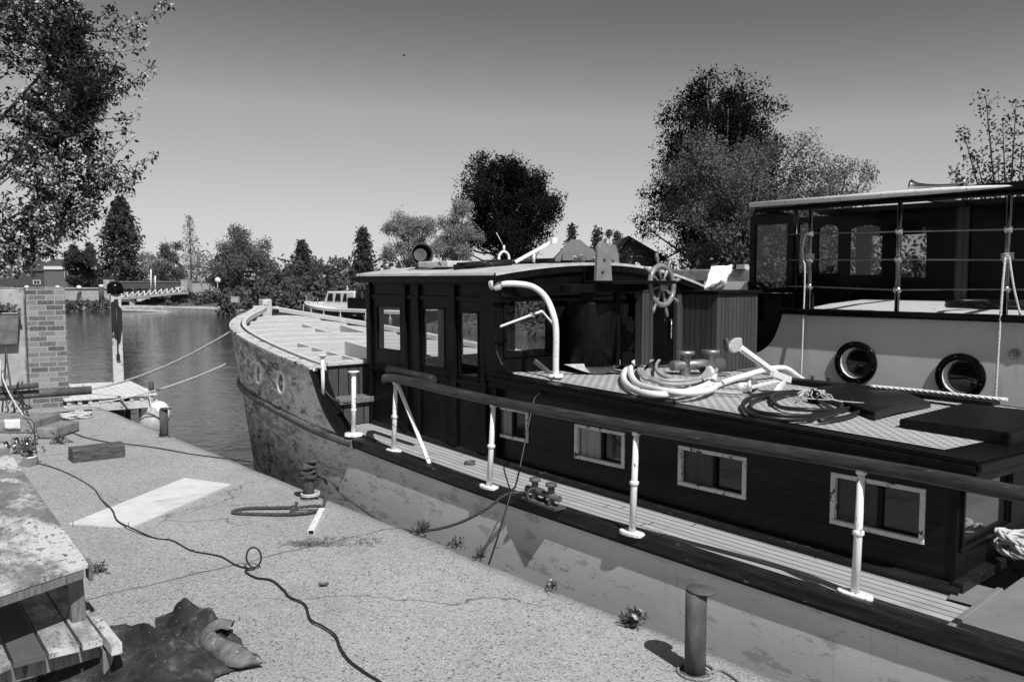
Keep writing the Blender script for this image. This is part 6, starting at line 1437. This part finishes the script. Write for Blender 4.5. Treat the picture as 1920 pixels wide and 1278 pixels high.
# bridge parapet and gangway
T = thing('bridge_parapet', 'dark boarded bridge parapet with stone end piers on the far bank', 'bridge', far(270, 560, 84))
mb = MB(); fbox(mb, 205, 342, 529, 541, 77, .5); mb.build('parapet', M['housedark'], T)
mb = MB(); fbox(mb, 205, 342, 527, 529.3, 76.9, .7); mb.build('coping', M['roof'], T)
for (a, b) in ((340, 352), (195, 206)): mb = MB(); fbox(mb, a, b, 524, 562, 76.8, 1.1); mb.build('pier', M['render'], T)
mb = MB(); fbox(mb, 352, 440, 531, 552, 78, .4); mb.build('parapet', M['render'], T)
T = thing('gangway', 'pale lattice gangway sloping down to the slipway', 'gangway', far(280, 566, 78))
mb = MB(); mb.beam(far(208, 562, 72.5), far(345, 549, 70.5), 1.2, .22); mb.build('deck', M['bank'], T)
mb = MB()
for (y0, y1) in ((549, 538), ): mb.beam(far(228, y0, 78.6), far(345, y1, 76.8), .1, .12)
n_ = 11
for i in range(n_):
    a, b = i / n_, (i + 1) / n_
    P0 = far(228 + 117 * a, 559 - 11 * a, 72.1 - 1.8 * a); P1 = far(228 + 117 * b, 549 - 11 * b, 72.1 - 1.8 * b); mb.beam(P0, P1, .08, .08)
    P0 = far(228 + 117 * a, 549 - 11 * a, 72.1 - 1.8 * a); mb.beam(P0, P0 - Vector((0, 0, .55)), .08, .08, up=(0, 1, 0))
mb.build('lattice_rail', M['dirtywhite'], T)
mb = MB(); fbox(mb, 243, 252, 553, 578, 71.5, .5); mb.build('support', M['bank'], T)
mb = MB(); mb.add([far(225, 582, 70.5), far(330, 585, 69), far(345, 556, 73), far(245, 558, 75)], [(0, 1, 2, 3)]); mb.add([p + Vector((0, 0, -1.0)) for p in (far(225, 582, 70.5), far(330, 585, 69), far(345, 556, 73), far(245, 558, 75))], [(3, 2, 1, 0)]); tag(mb.build('slipway', M['bank']), 'pale sloping slipway under the gangway', 'slipway')
# bank furniture
t = thing('bank_sign', 'round white sign on a post by the broad tree', 'sign', far(408, 552, 70)); MB().tube([far(408, 552, 70), far(408, 530, 70)], .05, 8).build('post', M['metal'], t); MB().lathe([(.001, -.03), (.24, -.03), (.24, .03), (.001, .03)], far(408, 525, 70), FY, 18).build('disc', M['white'], t)
t = thing('white_box', 'small pale box on a post at the water edge below the broad tree', 'box', far(440, 583, 60)); mb = MB(); fbox(mb, 433, 447, 556, 567, 60, .35); mb.build('box', M['render'], t); MB().tube([far(440, 586, 60.2), far(440, 567, 60.2)], .06, 8).build('post', M['housedark'], t)
for px, lab in ((283, 'thin pale pole left of the bridge end'), (291, 'thin pale pole nearer the bridge end pier')): tag(MB().tube([far(px, 545, 76), far(px, 505 + (px - 283) * 1.5, 76)], .06, 6).build('pole', M['dirtywhite']), lab, 'pole')
# moored motor cruiser on the far bank
bt = 47.5
def bp(px, py, t=bt): return far(px, py, t)
K = thing('motor_boat', 'dark-hulled motor boat with white upperworks moored across the river', 'boat', Vector((bp(640, 600).x, bp(640, 600).y, WATER)))
L0, L1 = bp(530, 570, 51), bp(760, 575, 43.0); ax = Vector((L1.x - L0.x, L1.y - L0.y, 0)); LL = ax.length; ax.normalize(); sd = Vector((-ax.y, ax.x, 0)); 
if sd.dot(FY) < 0: sd = -sd
dz = bp(600, 571).z
def bpt(s_, o, z): return Vector((L0.x, L0.y, 0)) + ax * (s_ * LL) + sd * o + Vector((0, 0, z))
sh_ = lambda s_: .06 + .30 * max(0, (1 - s_ * 2.2)) ** 1.5
rows = []
for s_ in np.linspace(0, 1, 26):
    w_ = 1.55 * min(1, (1 - (1 - min(1, s_ / .42)) ** 2.2)) + .02; z1 = sh_(s_)
    rows.append([bpt(s_ + .05 * (1 - min(1, s_ * 3)) * q_, 1.6 - w_ * f_, z) for q_, f_, z in ((1, .72, -1.0), (.6, .9, -.45), (.0, 1.0, z1))] + [bpt(s_, 1.6 + w_, z1)] + [bpt(s_ + .05 * (1 - min(1, s_ * 3)), 1.6 + w_ * .72, -1.0)])
MB().grid(rows, True).build('hull', M['blackgl'], K)
mb = MB(); mb.grid([[bpt(s_, 1.6 + o * (1.55 * min(1, (1 - (1 - min(1, s_ / .42)) ** 2.2)) + .06), sh_(s_) + z) for s_ in np.linspace(0, 1, 26)] for o, z in ((-1, -.10), (-1, .05), (-.9, .07), (1, .07))], False); mb.build('gunwale', M['white'], K)
def bbox(mb, s0, s1, o0, o1, z0, z1, rake=0):
    a, b, c, d_ = bpt(s0, o0, z0), bpt(s1, o0, z0), bpt(s1, o1, z0), bpt(s0, o1, z0); r_ = ax * rake; h = Vector((0, 0, z1 - z0))
    return mb.add([a, b, c, d_, a + h + r_, b + h, c + h, d_ + h + r_], [(3, 2, 1, 0), (4, 5, 6, 7), (0, 1, 5, 4), (1, 2, 6, 5), (2, 3, 7, 6), (3, 0, 4, 7)])
dk = sh_(.4) + .07
mb = MB(); bbox(mb, .10, .32, .9, 2.3, dk, dk + .28, .3); mb.build('fore_cabin', M['white'], K, bevel=.06)
mb = MB(); bbox(mb, .29, .56, .55, 2.7, dk, dk + .95, .55); mb.build('wheelhouse', M['white'], K, bevel=.05)
for (a, b) in ((.335, .385), (.40, .45), (.465, .50)):
    mb = MB(); bbox(mb, a, b, .53, .56, dk + .38, dk + .83, .18); mb.build('window', M['darkglass'], K)
mb = MB(); bbox(mb, .51, .80, .5, 2.75, dk, dk + .62); mb.build('aft_cabin', M['blackgl'], K, bevel=.04)
for a in (.60, .68, .76):
    mb = MB(); bbox(mb, a, a + .03, .10, .13, sh_(.5) - .30, sh_(.5) - .14); mb.build('hull_window', M['white'], K)
mb = MB(); bbox(mb, .60, 1.0, .45, 2.8, dk + 1.2, dk + 1.3); 
for a in (.62, .74, .98): bbox(mb, a, a + .012, .5, .56, dk + .6, dk + 1.2); bbox(mb, a, a + .012, 2.7, 2.76, dk + .6, dk + 1.2)
bbox(mb, .57, .68, .6, 2.7, dk + .62, dk + 1.1); mb.build('canopy', M['housedark'], K)
c = bpt(.80, .30, dk + .55); MB().tube([c + (ax * math.cos(a) + Vector((0, 0, 1)) * math.sin(a)) * .28 for a in np.linspace(0, 6.283, 21)[:-1]], .08, 8, closed=True).build('lifebuoy', M['white'], K)
for s_ in (.06, .24, .38, .52, .72, .9):
    mb = MB(); w_ = 1.55 * min(1, (1 - (1 - min(1, s_ / .42)) ** 2.2)); p = bpt(s_, 1.6 - w_ - .12, sh_(s_) - .55); mb.lathe([(.001, -.4), (.10, -.32), (.11, .2), (.04, .32), (.02, .5), (.001, .52)], p, n=10); mb.build('fender', M['metal'], K)
mb = MB()
for s_ in np.linspace(.0, .27, 6): w_ = 1.55 * min(1, (1 - (1 - min(1, s_ / .42)) ** 2.2)); p = bpt(s_ + .01, 1.6 - w_ * .92, sh_(s_) + .05); mb.tube([p, p + Vector((0, 0, .55))], .025, 6)
mb.tube([bpt(s_ + .01, 1.6 - .92 * 1.55 * min(1, (1 - (1 - min(1, s_ / .42)) ** 2.2)), sh_(s_) + .58) for s_ in np.linspace(0, .27, 8)], .022, 6); mb.tube([bpt(.43, 1.2, dk + 1.05), bpt(.43, 1.2, dk + 1.3)], .06, 8); mb.build('bow_rail', M['chrome'], K)

# ------------------------------------------------------------------ blossoming cherry leaning in from the left
rs = random.Random(21)
CT = thing('cherry_tree', 'blossoming cherry tree reaching in at the upper left with dark leaves', 'tree', far(-420, 760, 13.5) * 1.0)
limb = MB(); lv = []; bl_ = []
root_ = far(-420, 620, 13.5); limb.tube([far(-420, 760, 13.5), far(-425, 700, 13.5), root_], [.2, .17, .15], 12)
bound = [(-80, 140), (0, 150), (30, 165), (60, 150), (90, 190), (130, 235), (160, 240), (200, 205), (225, 190), (260, 185), (300, 225), (330, 225), (360, 215), (390, 190), (420, 165), (450, 120), (475, 85), (498, 40)]
bxs = [a for a, b in bound]; bys = [b for a, b in bound]
limbs = []
for (tx, ty, tt) in ((60, -160, 13), (150, 60, 13.3), (150, 190, 12.8), (150, 330, 13.6), (90, 420, 13.2), (20, 490, 13.4), (-40, 200, 14), (20, 330, 12.6), (60, 20, 14.2), (-60, 440, 12.8), (80, 270, 13), (-20, 60, 13.2)):
    e = far(tx, ty, tt); P = smooth_path([root_, root_.lerp(e, .5) + Vector((0, 0, -.2)), e], 9); limb.tube(P, [.075 - .0036 * i for i in range(19)], 7); limbs.append(P)
tips = [(318, 8, 13.2), (275, 55, 13), (212, 10, 13), (222, 30, 13.1), (290, 118, 13.3), (265, 150, 13.2), (298, 292, 13.4), (247, 218, 13), (228, 245, 13), (268, 342, 13.6), (252, 255, 13.1), (240, 300, 13.2), (165, 20, 13), (262, 92, 13.4), (262, 320, 13.0), (236, 345, 13.2), (205, 385, 13.3), (225, 130, 13), (150, 440, 13.1), (118, 470, 13.3), (60, 492, 13)]
nlong = len(tips)
for _ in range(620):
    ty = rs.uniform(-90, 492); mx_ = np.interp(ty, bxs, bys); tx = mx_ - abs(rs.gauss(0, 1)) * 80 - rs.uniform(0, 30)
    if mnoise.noise((tx * .016, ty * .016, 3.3)) < -.30: continue
    tips.append((tx, ty, rs.uniform(12.2, 14.8)))
flat_l = [p for P in limbs for p in P[6:]]
for i, (tx, ty, tt) in enumerate(tips):
    e = far(tx, ty, tt)
    s_ = min(((p - e).length + (1.5 if p.z > e.z + .15 else 0), k_) for k_, p in enumerate(flat_l) if (p - e).length > .35)[1]; s_ = flat_l[s_]
    L = (e - s_).length
    m_ = s_.lerp(e, .5) + Vector((rs.uniform(-.08, .08), rs.uniform(-.08, .08), -.09 * L)); P = smooth_path([s_, m_, e], 6)
    limb.tube(P, [.013 - .0008 * j for j in range(13)], 5, caps=False)
    bloom = mnoise.noise((e.x * .9, e.y * .9, e.z * .9 + 4)) > -.12
    for k_ in range(int(max(12, L * (21 if i >= nlong else 17)))):
        q = P[min(12, int(rs.uniform(.10, 1) ** .75 * 12.99))]; o = np.array(q) + rng.normal(size=3) * .05
        for _ in range(3): lv.append(o + rng.normal(size=3) * .03)
        if bloom and rs.random() < .45:
            o2 = o + rng.normal(size=3) * .04 + np.array([0, 0, -.05])
            for _ in range(9): bl_.append(o2 + rng.normal(size=3) * .032)
limb.build('trunk', M['bark'], CT)
MB().leaves(np.array(lv), .092, .42, 0, (0, 0, -.45)).build('leaves', M['lf_cherry'], CT)
MB().leaves(np.array(bl_), .044, .95).build('blossom', M['blossom'], CT)
# bird
t = thing('bird', 'tiny dark bird flying high in the empty sky', 'bird', far(758, 104, 60)); c = far(758, 104, 60)
MB().tube([c - FX * .12, c - FX * .04, c + FX * .06, c + FX * .13], [.01, .045, .04, .005], 8).build('body', M['cable'], t)
for s_ in (-1, 1): mb = MB(); mb.prism([c + FX * .05, c - FX * .05, c + FY * s_ * .22 + Vector((0, 0, .08)) - FX * .03], (0, 0, .008)); mb.build('wing', M['cable'], t)
